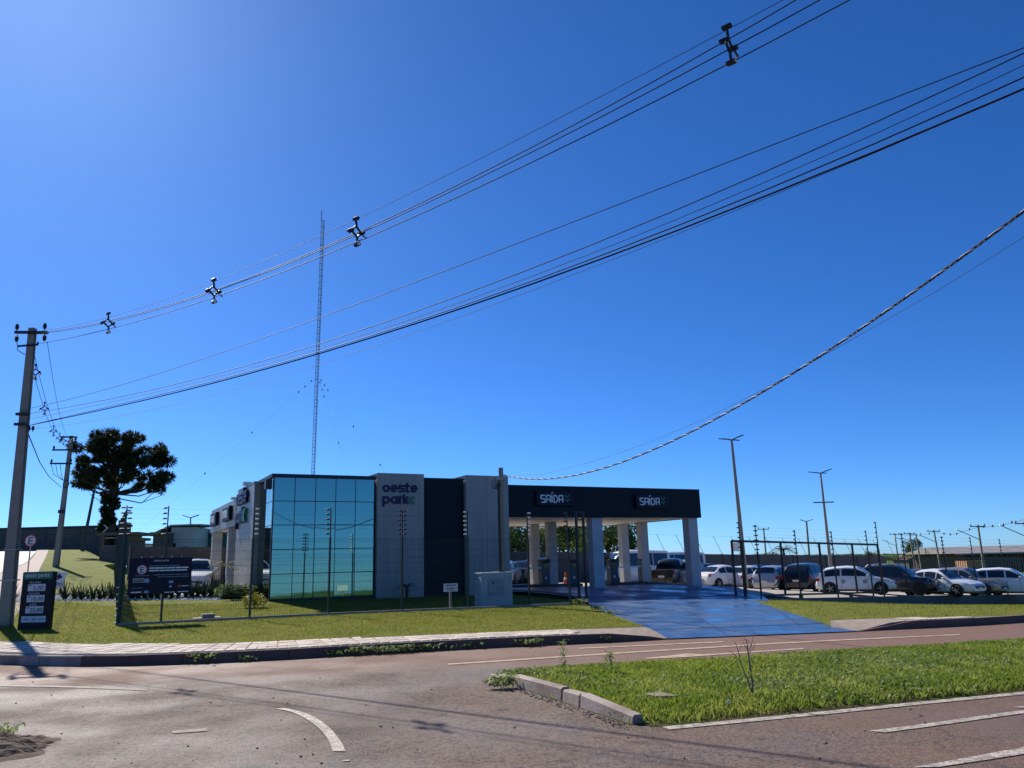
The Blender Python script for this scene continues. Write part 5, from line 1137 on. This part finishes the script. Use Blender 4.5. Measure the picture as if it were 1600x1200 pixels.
g3 = blades('lawn_blades', scatter(fl, 85000, T), .02, .05, .006, M['lawnblade'], lean=1.0); tag(g3, 'short mown lawn blades outside the front fence', 'grass', kind='stuff')
inl = [xy2(p + Vector((-.3, .5, 0))) for p in fp_[:6]] + [xy2(B(8, -2)), xy2(B(1, -1.5)), xy2(B(-3, 0)), xy2(fA + sdv * 9)]
g4 = blades('lawn_blades', scatter(inl, 30000, T), .02, .055, .008, M['lawnblade'], lean=1.0); tag(g4, 'short mown lawn blades inside the front fence', 'grass', kind='stuff')
lvr = [walk_right[0]] + walk_right[1:10] + [xy2(p) for p in wall_front[14::-1]]
g5 = blades('lawn_blades', scatter(lvr, 24000, T), .02, .06, .008, M['lawnblade'], lean=1.0); tag(g5, 'short mown lawn blades on the verge below the low wall', 'grass', kind='stuff')
# weeds growing out of the kerb
def weed_clump(px, py, n, sz, label, f=hitr, group='weeds along the kerb'):
    c = f(px, py); P = [(c.x + random.gauss(0, sz * .5), c.y + random.gauss(0, sz * .3), c.z) for _ in range(n)]
    P = [(c.x, c.y, c.z)] * 6 + P
    return tag(blades('weed_clump', P, sz * .2, sz * .8, sz * .06, M['weed'], lean=1.5, leafy=True), label, 'weed', group)
for px, py, n, sz, lab in ((312, 1036, 130, .3, 'leafy weed clump at the kerb right of the pole shadow'), (385, 1034, 60, .18, 'small weed at the kerb right of the leafy clump'), (522, 1026, 50, .2, 'small weed at the left of the kerb weed row'), (556, 1024, 120, .28, 'largest weed tuft in the kerb weed row'), (600, 1022, 110, .24, 'weed tuft in the middle of the kerb weed row'), (632, 1020, 110, .24, 'weed tuft right of the middle of the kerb weed row'), (665, 1018, 120, .22, 'weed tuft at the right end of the kerb weed row'), (700, 1016, 70, .18, 'low weed right of the kerb weed row'), (738, 1014, 70, .2, 'isolated weed below the kerb by the tall stem'), (828, 1010, 110, .24, 'weed clump at the kerb behind the tall left stem'), (875, 1007, 60, .18, 'weed at the kerb between the two tall stems'), (946, 1004, 60, .2, 'weed near the right end of the left kerb'), (786, 1076, 160, .26, 'grey-green weed at the tip of the median kerb')): weed_clump(px, py, n, sz, lab)
for px, py, n, sz, lab in ((905, 946, 120, .35, 'dark tuft at the top of the driveway edge'), (935, 955, 90, .25, 'dark tuft halfway along the driveway edge'), (952, 962, 80, .22, 'lower dark tuft along the driveway edge')): weed_clump(px, py, n, sz, lab, hit, 'tufts along the driveway edge')
# two tall stems and the bare sapling on the median
def stem(px, py, pyt, label):
    b = hit(px, py, ZM); r = tag(empty('tall_weed', b), label, 'weed'); h = on_plane(px, pyt, b, Vector((1, 0, 0))).z - b.z
    MB().tube([(0, 0, -.03), (.02, 0, h * .5), (-.03, .01, h)], .008, 5, .003).build('stem', M['weed'], r)
    P = [(random.gauss(0, .02) - .03 * z, random.gauss(0, .02), z) for z in np.linspace(.05, h - .02, 70)]
    blades('leaves', P, .03, .1, .012, M['weed'], r, lean=2.2, leafy=True)
stem(882, 1056, 1004, 'tall green weed stem on the median, left one'); stem(955, 1056, 1020, 'tall green weed stem on the median, right one')
sb_ = hit(1176, 1090, ZM); sap = tag(empty('bare_sapling', sb_), 'leafless young tree with two thin stems on the median', 'sapling')
sh = on_plane(1174, 996, sb_, Vector((1, 0, 0))).z - sb_.z; k = sh
def br(pts, r0, r1): MB().tube([Vector(p) * k for p in pts], r0, 6, r1).build('branch', M['twig'], sap)
MB().tube([Vector(p) * k for p in ((0, 0, -.05), (.015, 0, .25), (.005, .01, .5), (-.01, 0, .75), (-.02, 0, .97))], .016, 7, .006).build('trunk', M['twig'], sap)
br(((0, 0, .05), (-.06, .02, .3), (-.14, .03, .55), (-.18, .02, .78), (-.22, .02, .93)), .009, .003); br(((-.14, .03, .56), (-.24, .03, .72), (-.36, .03, .8)), .005, .002); br(((-.18, .02, .75), (-.13, 0, .84), (-.11, 0, .9)), .004, .002)
br(((-.01, 0, .75), (.06, .02, .86), (.12, .03, 1.02), (.13, .03, 1.1)), .006, .002); br(((-.012, 0, .78), (-.08, .0, .9), (-.09, 0, .95)), .005, .002); br(((-.01, 0, .72), (.08, -.03, .82), (.13, -.03, .92)), .005, .002); br(((.01, 0, .15), (.06, 0, .22), (.12, 0, .27)), .004, .002); br(((-.02, 0, .95), (-.07, .01, 1.03)), .004, .002); br(((.06, .02, .86), (.02, .05, .96)), .004, .002)
cs = px_block('concrete_slab', [(1005, 1106), (1030, 1110), (1064, 1109), (1030, 1101)], .16, None, M['kerb']); tag(cs, 'broken slab of concrete lying in the median grass', 'slab')
cp = hit(1139, 1106, ZM); tag(MB().lathe([(.016, .06), (.016, .08), (.013, .085)], 10, Matrix.Translation(cp)).build('bottle_cap', mat('cap_blue', (.25, .5, .75), .4)), 'pale blue bottle cap lying in the median grass', 'bottle cap')
gv = MB()
for _ in range(330):
    if random.random() < .82:
        k = random.random() ** .8; a = hitr(*[(765 + 223 * k) + random.gauss(0, 6) - 6, 1057 + 78 * k + abs(random.gauss(0, 3)) + 1])
    else: a = hitr(random.uniform(0, 1500), random.uniform(1060, 1195))
    s_ = random.uniform(.005, .017); gv.lathe([(s_ * .6, -.01), (s_, s_ * .4), (s_ * .5, s_ * .9)], 5, Matrix.Translation(a) @ Matrix.Rotation(random.uniform(0, 3), 4, 'Z'))
tag(gv.build('loose_gravel', layered('gravel_stone', (.22, .17, .14), [((.1, .075, .065), 9, .4, .6, .8), ((.42, .36, .3), 4, .55, .65, .8)], rough=.9, bump=0)), 'loose grit scattered over the road along the median kerb', 'gravel', kind='stuff')
# earth mound at the lower left corner
mo = MB(); c = hitr(-42, 1174); vs = []; nn = 22
for i in range(nn):
    for j in range(nn):
        x, y = (i / (nn - 1) - .5) * 1.7, (j / (nn - 1) - .5) * 1.2; r_ = math.hypot(x / .85, y / .6); ang = math.atan2(y, x)
        z = max(-.06, .16 * (1 - r_ * (1 + .25 * math.sin(3 * ang + 1) + .12 * math.sin(7 * ang)))) + (random.uniform(-.02, .03) if r_ < .9 else 0)
        vs.append((x, y, z))
mo.add(vs, [(i * nn + j, (i + 1) * nn + j, (i + 1) * nn + j + 1, i * nn + j + 1) for i in range(nn - 1) for j in range(nn - 1)])
o = mo.build('earth_mound', layered('mound_earth', (.12, .07, .045), [((.05, .035, .028), 5, .4, .6, .8), ((.2, .13, .09), 12, .55, .7, .6)], rough=.95, bump=.8, bscale=30), smoothf=False, loc=c); tag(o, 'small heap of dark earth on the road at the lower left corner', 'earth heap')
weed_clump(6, 1152, 50, .2, 'small pale weed on the earth heap at the lower left', hitr, None)
# agaves in the beds, on pebbles
def agave_mesh(n, ln, seed):
    random.seed(seed); mb = MB()
    for i in range(n):
        a = 2 * math.pi * i * .382 + random.uniform(-.2, .2); el = random.uniform(.35, 1.25); l_ = ln * random.uniform(.7, 1.1); w0 = ln * .05; d = Vector((math.cos(a), math.sin(a), 0)); sdw = Vector((-d.y, d.x, 0)); vs = []
        for q in (0, .3, .65, 1): p = d * l_ * q * math.cos(el) + Vector((0, 0, l_ * (q * math.sin(el) - .25 * q * q * math.cos(el)))); ww = w0 * (1 - q) ** .6 + .002; vs += [p - sdw * ww, p + sdw * ww]
        mb.add(vs, [(0, 1, 3, 2), (2, 3, 5, 4), (4, 5, 7, 6)])
    return mb.mesh('leaves', M['agave'])
AG = [agave_mesh(26, .75, k) for k in range(3)]; random.seed(11)
def agave(px, py, label, group, sc=1.0):
    p = hit(px, py); r = tag(empty('agave_plant', p, random.uniform(0, 6)), label, 'plant', group); r.scale = (sc, sc, sc * 1.1); link('leaves', random.choice(AG), r); MB().lathe([(.09, -.05), (.07, .12), (.03, .2)], 8).build('core', M['bark'], r); return r
ORD = ['first', 'second', 'third', 'fourth', 'fifth', 'sixth', 'seventh', 'eighth', 'ninth', 'tenth', 'eleventh', 'twelfth', 'thirteenth', 'fourteenth']
for k, px in enumerate((18, 100, 116, 127, 137, 146, 156, 164, 173, 180)): agave(px + random.uniform(-1, 1), 938 - (px - 85) * .03 + random.uniform(-1, 1), 'dark spiky agave in the pebble bed left of the fence, %s from the left' % ORD[k], 'agaves left of the fence', random.uniform(.8, 1.15))
for k, px in enumerate((206, 216, 226, 236, 246, 258, 268, 279, 290, 300, 309, 319, 329, 338)): agave(px, 936 - k * .25, 'dark spiky agave in the bed below the notice board, %s from the left' % ORD[k], 'agaves below the notice board', random.uniform(1.0, 1.4))
def pebbles(px0, px1, py0, py1, n, name, label):
    mb = MB()
    for _ in range(n):
        p = hit(random.uniform(px0, px1), random.uniform(py0, py1)); s_ = random.uniform(.03, .07); mb.lathe([(s_ * .5, -.02), (s_, .01), (s_ * .5, .035)], 5, Matrix.Translation(p))
    tag(mb.build(name, M['white']), label, 'pebbles', kind='stuff')
pebbles(10, 182, 930, 939, 900, 'white_pebbles', 'white pebbles spread between the agaves left of the fence'); pebbles(200, 345, 930, 938, 500, 'white_pebbles', 'white pebbles in the bed below the notice board')
def shrub(px, py, n, r_, h, m_, label, name='shrub', leaf=.05):
    c = hit(px, py); P = []
    root = tag(empty(name, c), label, 'shrub')
    for _ in range(n):
        a = random.uniform(0, 6.28); q = r_ * random.random() ** .5; P.append((q * math.cos(a), q * math.sin(a), random.uniform(0, h) * (1 - .5 * (q / r_) ** 2)))
    blades('foliage', P, .06, .16, leaf, m_, root, lean=1.5, leafy=True); MB().tube([(0, 0, -.05), (0, 0, h * .6)], .02, 5).build('stem', M['bark'], root); return root
shrub(398, 950, 420, .42, .5, M['yellowshrub'], 'bright yellow-green shrub behind the fence in front of the glass corner', leaf=.03)
for k, px in enumerate((352, 364, 376, 388, 400, 412)): shrub(px, 934.5, 420, .5, .5, M['leaf' if k % 2 else 'weed'], 'low green shrub at the foot of the entrance side, %s from the left' % ['first', 'second', 'third', 'fourth', 'fifth', 'last'][k], leaf=.035)
def palm(p, h, nf, fl_, label, m_, name='palm', tr=.07):
    r = tag(empty(name, p), label, 'palm'); MB().tube([(0, 0, -.1), (.03, 0, h * .5), (0, 0, h)], tr, 8, tr * .75).build('trunk', M['bark'], r)
    for i in range(nf):
        a = 2 * math.pi * i / nf + random.uniform(-.2, .2); el = random.uniform(.1, 1.1); d = Vector((math.cos(a), math.sin(a), 0)); mb = MB(); n = 9; pts = [d * fl_ * q * math.cos(el * (1 - .3 * q)) + Vector((0, 0, h + fl_ * (q * math.sin(el) - .7 * q * q))) for q in np.linspace(0, 1, n)]
        sdw = Vector((-d.y, d.x, 0)); mb.tube(pts, .012, 4, .004)
        for q in range(1, n):
            for s_ in (-1, 1):
                for e_ in (0, .5):
                    b0 = pts[q - 1].lerp(pts[q], e_); tip = b0 + sdw * s_ * fl_ * .22 + d * fl_ * .08 - Vector((0, 0, fl_ * .07)); w2 = d * fl_ * .02; mb.add([b0 - w2, b0 + w2, tip], [(0, 1, 2)])
        mb.build('frond', m_, r)
    return r
palm(hit(348, 934.5), 1.35, 13, .75, 'small palm with white trunk lights by the entrance columns', M['leafyel'], tr=.06)
palm(hit(765, 938) + Vector((.1, 1.4, 0)), 1.0, 12, .7, 'dark spiky dracaena behind the meter cabinet', M['agave'], name='dracaena', tr=.05)
palm(hit(635, 935) + Vector((0, 0, 0)), .5, 10, .5, 'narrow dark cycad in the shade below the office lettering', M['agave'], name='cycad', tr=.09)
# lawn box
lb = hit(319, 968); lbx = tag(empty('inspection_box', lb + Vector((0, .25, 0)), arot), 'low concrete inspection box with lid on the lawn behind the fence', 'inspection box')
MB().box(-.42, .42, -.3, .3, -.1, .05, ch=.01).build('base', M['kerb'], lbx); MB().box(-.17, .2, -.18, .18, .05, .16, ch=.01).build('lid', M['concrete'], lbx)
# araucaria pine
tb = at(172, 868, 92); tb.z = T(tb.x, tb.y); tr_ = tag(empty('araucaria_tree', tb), 'dark umbrella-shaped araucaria pine with bushy trunk beside the gatehouse', 'tree')
tH = at(185, 682, 92).z - tb.z
def tpt(px, py): q = at(px, py, 92); return Vector((q.x - tb.x, 0, q.z - tb.z))
trunk = [tpt(172, 868), tpt(174, 820), tpt(178, 770), tpt(182, 730), tpt(187, 695)]; MB().tube([p for p in trunk], [.62, .55, .5, .36, .15], 9).build('trunk', M['bark'], tr_)
random.seed(5); clumps = []; bm_ = MB()
targ = [(120, 738), (117, 752), (130, 745), (128, 718), (130, 700), (140, 690), (150, 684), (162, 683), (175, 682), (190, 683), (202, 680), (215, 685), (228, 689), (240, 696), (248, 702), (243, 712), (230, 705), (215, 700), (255, 718), (252, 708), (258, 745), (262, 752), (250, 755), (255, 765), (247, 742), (238, 738), (225, 742), (215, 748), (205, 755), (195, 745), (160, 750), (148, 752), (138, 757), (145, 735), (155, 720), (165, 705), (170, 735), (185, 715), (200, 712), (212, 722), (222, 730), (205, 735), (180, 750), (150, 700), (138, 708), (142, 745), (125, 755), (235, 752), (190, 700), (176, 695), (160, 695), (222, 718), (133, 730), (200, 695)]
for px, py in targ:
    e_ = tpt(px, py); dep = random.uniform(-1, 1) * 3.6 * math.sqrt(max(.05, 1 - ((px - 188) / 78) ** 2)); e_.y = dep
    zz = max(tpt(178, 772).z, e_.z - 1.2 - abs(e_.x - tpt(186, 700).x) * .28); k = (zz - trunk[0].z) / (trunk[-1].z - trunk[0].z); b0 = Vector((np.interp(zz, [p.z for p in trunk], [p.x for p in trunk]), 0, zz)); mid_ = b0.lerp(e_, .55) - Vector((0, 0, .55))
    bm_.tube([b0, mid_, e_.lerp(mid_, .25), e_], .09, 5, .03); clumps.append((e_, random.uniform(.75, 1.05))); clumps.append((e_.lerp(mid_, .35) + Vector((0, random.uniform(-.5, .5), .15)), random.uniform(.55, .85)))
for px, py in ((262, 750), (258, 772), (140, 772)): 
    e_ = tpt(px, py); bm_.tube([tpt(181, 778), tpt((px + 181) / 2, 786), e_], .07, 5, .03)
for _ in range(44):
    a = random.uniform(0, 6.28); q = random.random() ** .5; p = tpt(187 + 66 * q * math.cos(a), 722 + (36 if math.sin(a) < 0 else 30) * q * math.sin(a)); p.y = random.uniform(-3.4, 3.4); clumps.append((p, random.uniform(.55, .8)))
for py in range(772, 828, 5):
    for q in range(3): p = tpt(173 + (828 - py) * .08 + random.uniform(-12, 7), py + random.uniform(-3, 3)); p.y = random.uniform(-.9, .6); clumps.append((p, random.uniform(.45, .7)))
bm_.build('branches', M['bark'], tr_)
P, = [[]]; 
cv = []; cf_ = []
for c_, r_ in clumps:
    for _ in range(230):
        d = Vector((random.gauss(0, 1), random.gauss(0, 1), random.gauss(0, 1) * .8)).normalized(); q0 = c_ + d * r_ * random.uniform(.15, .7); q1 = c_ + d * r_ * random.uniform(.8, 1.12); w2 = d.cross(Vector((random.random(), random.random(), random.random()))).normalized() * random.uniform(.05, .1)
        k = len(cv); cv += [tuple(q0 - w2), tuple(q0 + w2), tuple(q1)]; cf_.append((k, k + 1, k + 2))
mb = MB(); mb.v = cv; mb.f = cf_; mb.build('crown', M['needle'], tr_)
# broadleaf trees
def crown_mesh(seed, n, m_):
    r0 = random.Random(seed); lobes = [(Vector((r0.gauss(0, .42), r0.gauss(0, .42), r0.uniform(-.35, .55))), r0.uniform(.3, .5)) for _ in range(11)]; v = []; f = []
    for _ in range(n):
        c_, rr_ = r0.choice(lobes); d = Vector((r0.gauss(0, 1), r0.gauss(0, 1), r0.gauss(0, 1))).normalized(); p = c_ + d * rr_ * r0.uniform(.55, 1.05); s_ = r0.uniform(.025, .06); a = Vector((r0.gauss(0, 1), r0.gauss(0, 1), r0.gauss(0, 1))).normalized(); b = a.cross(d).normalized()
        k = len(v); v += [tuple(p - a * s_), tuple(p + b * s_ * .6), tuple(p + a * s_), tuple(p - b * s_ * .6)]; f.append((k, k + 1, k + 2, k + 3))
    mb = MB(); mb.v = v; mb.f = f; return mb.mesh('crown', m_)
CR = [crown_mesh(1, 3600, M['leaf']), crown_mesh(2, 3600, M['leaf']), crown_mesh(3, 3000, M['leafyel'])]
def tree(px, pyb, pyt, Y, wpx, label, cr, group=None):
    b = at(px, pyb, Y); t = at(px, pyt, Y); h = t.z - b.z; r = tag(empty('broadleaf_tree', b), label, 'tree', group); hh = max(1.5, h); wd = wpx / F * Y * .5
    MB().tube([(0, 0, -1.2), (.1, 0, hh * .35), (0, 0, hh * .7)], .22, 7, .08).build('trunk', M['bark'], r)
    for k in range(4): a = k * 1.6; MB().tube([(0, 0, hh * .3), (wd * .4 * math.cos(a), wd * .4 * math.sin(a), hh * .7)], .09, 5, .03).build('limb', M['bark'], r)
    o = link('crown', CR[cr], r, (0, 0, hh * .52), random.uniform(0, 6)); o.scale = (wd * 1.35, wd * 1.35, hh * .56); return r
grp = 'trees behind the rear wall'
for px, pyt, Y, wpx, cr, lab in ((800, 832, 72, 46, 0, 'leafy tree behind the rear wall nearest the office end of the canopy'), (828, 826, 76, 44, 1, 'dense dark tree seen left of the first back column'), (852, 836, 71, 30, 2, 'yellow-green palm-like tree between the two left back columns'), (880, 826, 77, 48, 0, 'round leafy tree behind the gate guide frame'), (908, 822, 82, 44, 1, 'tall dark tree left of the middle column'), (922, 845, 71, 26, 2, 'low yellow-green tree left of the middle column'), (950, 824, 80, 44, 1, 'dark tree just right of the middle column'), (976, 824, 84, 32, 0, 'large dark tree at the right end of the tree row')):
    tree(px, 884, pyt - 16, Y, wpx * 1.5, lab, cr, grp)
tree(1426, 882, 840, 175, 24, 'small dense roadside tree among the far utility poles', 0)
tree(1207, 878, 866, 120, 40, 'low bush showing over the rear wall left of the lone palm', 1); tree(1330, 882, 871, 110, 150, 'long low hedge showing over the rear wall behind the cars', 0); tree(1360, 880, 868, 95, 16, 'yellowish bush over the wall near the end of the gate', 2)
pp = at(1226, 878, 118); palm(pp, at(1226, 858, 118).z - pp.z, 18, 2.2, 'lone dark palm standing over the rear wall', M['leaf'], tr=.25)
# ================================================================== background buildings
def wallbox(name, label, cat, px0, px1, pyt, pyb, Y, dep, m_, parts=None, rz=0):
    a = at(px0, pyb, Y); b = at(px1, pyb, Y); tz = at((px0 + px1) / 2, pyt, Y).z; z0 = min(a.z, b.z) - 1; wd = b.x - a.x; r = tag(empty(name, (a.x, Y, z0), rz), label, cat)
    MB().box(0, wd, 0, dep, 0, tz - z0).build('wall', m_, r); return r, wd, tz - z0
# long industrial wall up the hill
r, wd, hh = wallbox('hill_wall', 'long dark grey precast wall at the top of the side street', 'wall', -90, 200, 827, 862, 126, .4, M['wallgrey'])
MB().box(-.2, wd + .2, -.15, .5, hh, hh + .35).build('coping', M['black'], r)
for k in range(11): MB().box(wd * k / 11 - .12, wd * k / 11 + .12, -.12, 0, 0, hh).build('pilaster', M['wallgrey'], r)
for k in range(4): MB().box(0, wd, -.03, 0, hh - .9 * (k + 1), hh - .9 * (k + 1) + .05).build('joint', M['black'], r)
# brick gatehouse by the pine
a = at(153, 892, 80); gz0 = T(a.x, 80) - .6; gh = tag(empty('gatehouse', (a.x, 80, gz0), R(4)), 'small weathered brick gatehouse with flat roof at the foot of the pine', 'gatehouse')
gw = at(198, 892, 80).x - a.x; gt = at(170, 837, 80).z - gz0
MB().box(0, gw, 0, 3, 0, 1.9).build('wall', M['brick'], gh); MB().box(0, .35, 0, 3, 1.9, gt).build('wall', M['brick'], gh); MB().box(gw - .35, gw, 0, 3, 1.9, gt).build('wall', M['brick'], gh); MB().box(.35, gw - .35, 2.8, 3, 1.9, gt).build('wall', M['wallgrey'], gh)
MB().box(-.25, gw + .9, -.4, 3.3, gt, gt + .3).build('roof_slab', M['brick'], gh); MB().box(.36, gw - .36, .1, .2, 2.7, 2.78).build('window_bar', M['white'], gh); MB().box(.36, gw - .36, -.1, .2, 1.9, 2.0).build('sill', M['concrete'], gh); MB().box(gw * .45, gw * .5, .1, .2, 2.0, gt).build('window_bar', M['black'], gh)
mb = MB(); stroke(mb, [(.35, gt + .35), (.75, gt + .75), (.35, gt + 1.05)], .09, -.42, -.4); mb.build('arrow_mark', M['white'], gh)
a = at(196, 905, 66); q = tag(empty('side_block', (a.x, 66, T(a.x, 66) - .5), 0), 'low brown wall block with a cap right of the gatehouse', 'wall'); ww = at(214, 905, 66).x - a.x; ht = at(205, 845, 66).z - q.location.z
MB().box(0, ww, 0, 1, 0, ht).build('wall', M['wallgrey'], q); MB().box(-.2, ww + .35, -.2, 1.2, ht, ht + .22).build('cap', M['brick'], q)
# beige house and green shed
M['beige'] = layered('beige_render', (.6, .55, .52), [((.5, .46, .43), .5, .4, .65, .7)], rough=.85, bump=.1)
r, wd, hh = wallbox('rendered_house', 'beige rendered house with sloping roof edge above the rear wall', 'house', 264, 303, 824, 880, 100, 8, M['beige'])
MB().add([(-2.6, -.3, hh - 1.0), (0, -.3, hh + .15), (wd + .6, -.3, hh + .15), (wd + .6, 8.3, hh + .3), (0, 8.3, hh + .3), (-2.6, 8.3, hh - 1.0), (-2.6, -.3, hh - .8), (0, -.3, hh + .35), (wd + .6, -.3, hh + .35), (wd + .6, 8.3, hh + .5), (0, 8.3, hh + .5), (-2.6, 8.3, hh - .8)], [(0, 1, 7, 6), (1, 2, 8, 7), (2, 3, 9, 8), (6, 7, 10, 11), (7, 8, 9, 10), (5, 4, 1, 0), (4, 3, 2, 1), (0, 6, 11, 5), (3, 4, 10, 9), (4, 5, 11, 10)]).build('roof', M['concrete'], r)
MB().box(-2.3, 0, .2, 7, 0, hh - .95).build('wing', M['wallgrey'], r)
w_ = MB().box(.35, .8, -.05, .02, hh - 3.0, hh - 1.9).build('window', M['white'], r); MB().box(.4, .75, -.07, -.05, hh - 2.95, hh - 1.95).build('pane', M['carglass'], w_); w_ = MB().box(wd * .45, wd * .8, -.05, .02, hh - 2.9, hh - 2.3).build('window', M['white'], r); MB().box(wd * .47, wd * .78, -.07, -.05, hh - 2.85, hh - 2.35).build('pane', M['carglass'], w_)
r, wd, hh = wallbox('flat_house', 'lower grey house with flat roof left of the beige house', 'house', 239, 258, 834, 880, 98, 6, M['wallgrey'])
MB().box(-.5, wd + .1, -.4, 6.3, hh, hh + .2).build('roof', M['concrete'], r)
r, wd, hh = wallbox('green_shed', 'dark green metal-clad shed between the beige house and the office', 'shed', 304.5, 352, 833, 880, 104, 10, mat('green_clad', (.004, .1, .08), .5, 0, .1, 1))
MB().box(-.1, wd + .1, -.15, 10, hh, hh + .25).build('roof_edge', mat('shed_roof_edge', (.2, .3, .3), .5), r); w_ = MB().box(.25, .7, -.06, .01, hh - 1.4, hh - .8).build('window', M['cladding'], r)
for k in range(12): MB().box(wd * k / 12 - .03, wd * k / 12 + .03, -.04, 0, 0, hh).build('cladding_rib', MAT['green_clad'], r)
r, wd, hh = wallbox('white_kiosk', 'tiny white flat building glimpsed left of the grey house', 'house', 212, 224, 851, 880, 108, 4, M['white']); MB().box(-.2, wd + .2, -.2, 4.2, hh, hh + .15).build('roof', M['concrete'], r)
# brick warehouses on the right
r, wd, hh = wallbox('brick_warehouse', 'long red-brown brick warehouse with pale metal roof at the right edge', 'warehouse', 1506, 1680, 861, 884, 150, 18, layered('warehouse_brick', (.11, .055, .045), [((.07, .04, .035), .3, .4, .65, .7)], rough=.9, bump=0))
MB().add([(-2.2, -1.6, hh - .15), (wd, -1.6, hh - .15), (wd, 9, hh + 1.1), (-2.2, 9, hh + 1.1), (-2.2, 19, hh - .15), (wd, 19, hh - .15), (-2.2, -1.6, hh - .4), (wd, -1.6, hh - .4)], [(0, 1, 2, 3), (3, 2, 5, 4), (6, 7, 1, 0), (0, 3, 4)]).build('roof', mat('sheet_roof', (.34, .29, .25), .5, .3, .2, .6), r)
for k in range(10): MB().box(wd * k / 10 - .15, wd * k / 10 + .15, -.12, 0, 0, hh - .4).build('pier', M['brick'], r)
MB().box(4, 10, -.15, 0, hh * .35, hh - .9).build('opening', M['black'], r); w_ = MB().box(-1.5, 1.8, -4, 0, hh * .3, hh * .62).build('lean_to', mat('orange_tile', (.42, .2, .1), .8), r)
r, wd, hh = wallbox('small_sheds', 'low grey shed with pitched roof left of the brick warehouse', 'shed', 1420, 1462, 874, 884, 190, 8, M['wallgrey']); MB().add([(-.6, -.8, hh), (wd + .6, -.8, hh), (wd * .5, -.8, hh + 1.4), (-.6, 8, hh), (wd + .6, 8, hh), (wd * .5, 8, hh + 1.4)], [(0, 1, 2), (0, 2, 5, 3), (2, 1, 4, 5), (3, 5, 4)]).build('roof', M['brick'], r)
r, wd, hh = wallbox('low_house', 'low reddish house row just left of the brick warehouse', 'house', 1473, 1504, 877, 885, 185, 8, M['brick']); MB().box(-.5, wd + .5, -.6, 8, hh, hh + .3).build('roof', mat('sheet_roof2', (.3, .22, .18), .7), r)
# railing fence beyond the lot on the right, and its low wall
fr = tag(empty('railing_fence', (0, 0, 0)), 'dark vertical-bar railing across the far green field on the right', 'fence'); fa, fb = at(1380, 905, 92), at(1700, 915, 74); n = 90
mb = MB(); mb.bar(fa, fb, .1, .5); mb.build('footing', M['concrete'], fr)
for zz in (.3, 2.3): MB().bar(fa + Vector((0, 0, zz)), fb + Vector((0, 0, zz)), .05, .06).build('rail', M['greenpost'], fr)
for k in range(n + 1): p = fa.lerp(fb, k / n); MB().box(p.x - .025, p.x + .025, p.y - .025, p.y + .025, p.z - .5, p.z + 2.5).build('bar', M['greenpost'], fr)
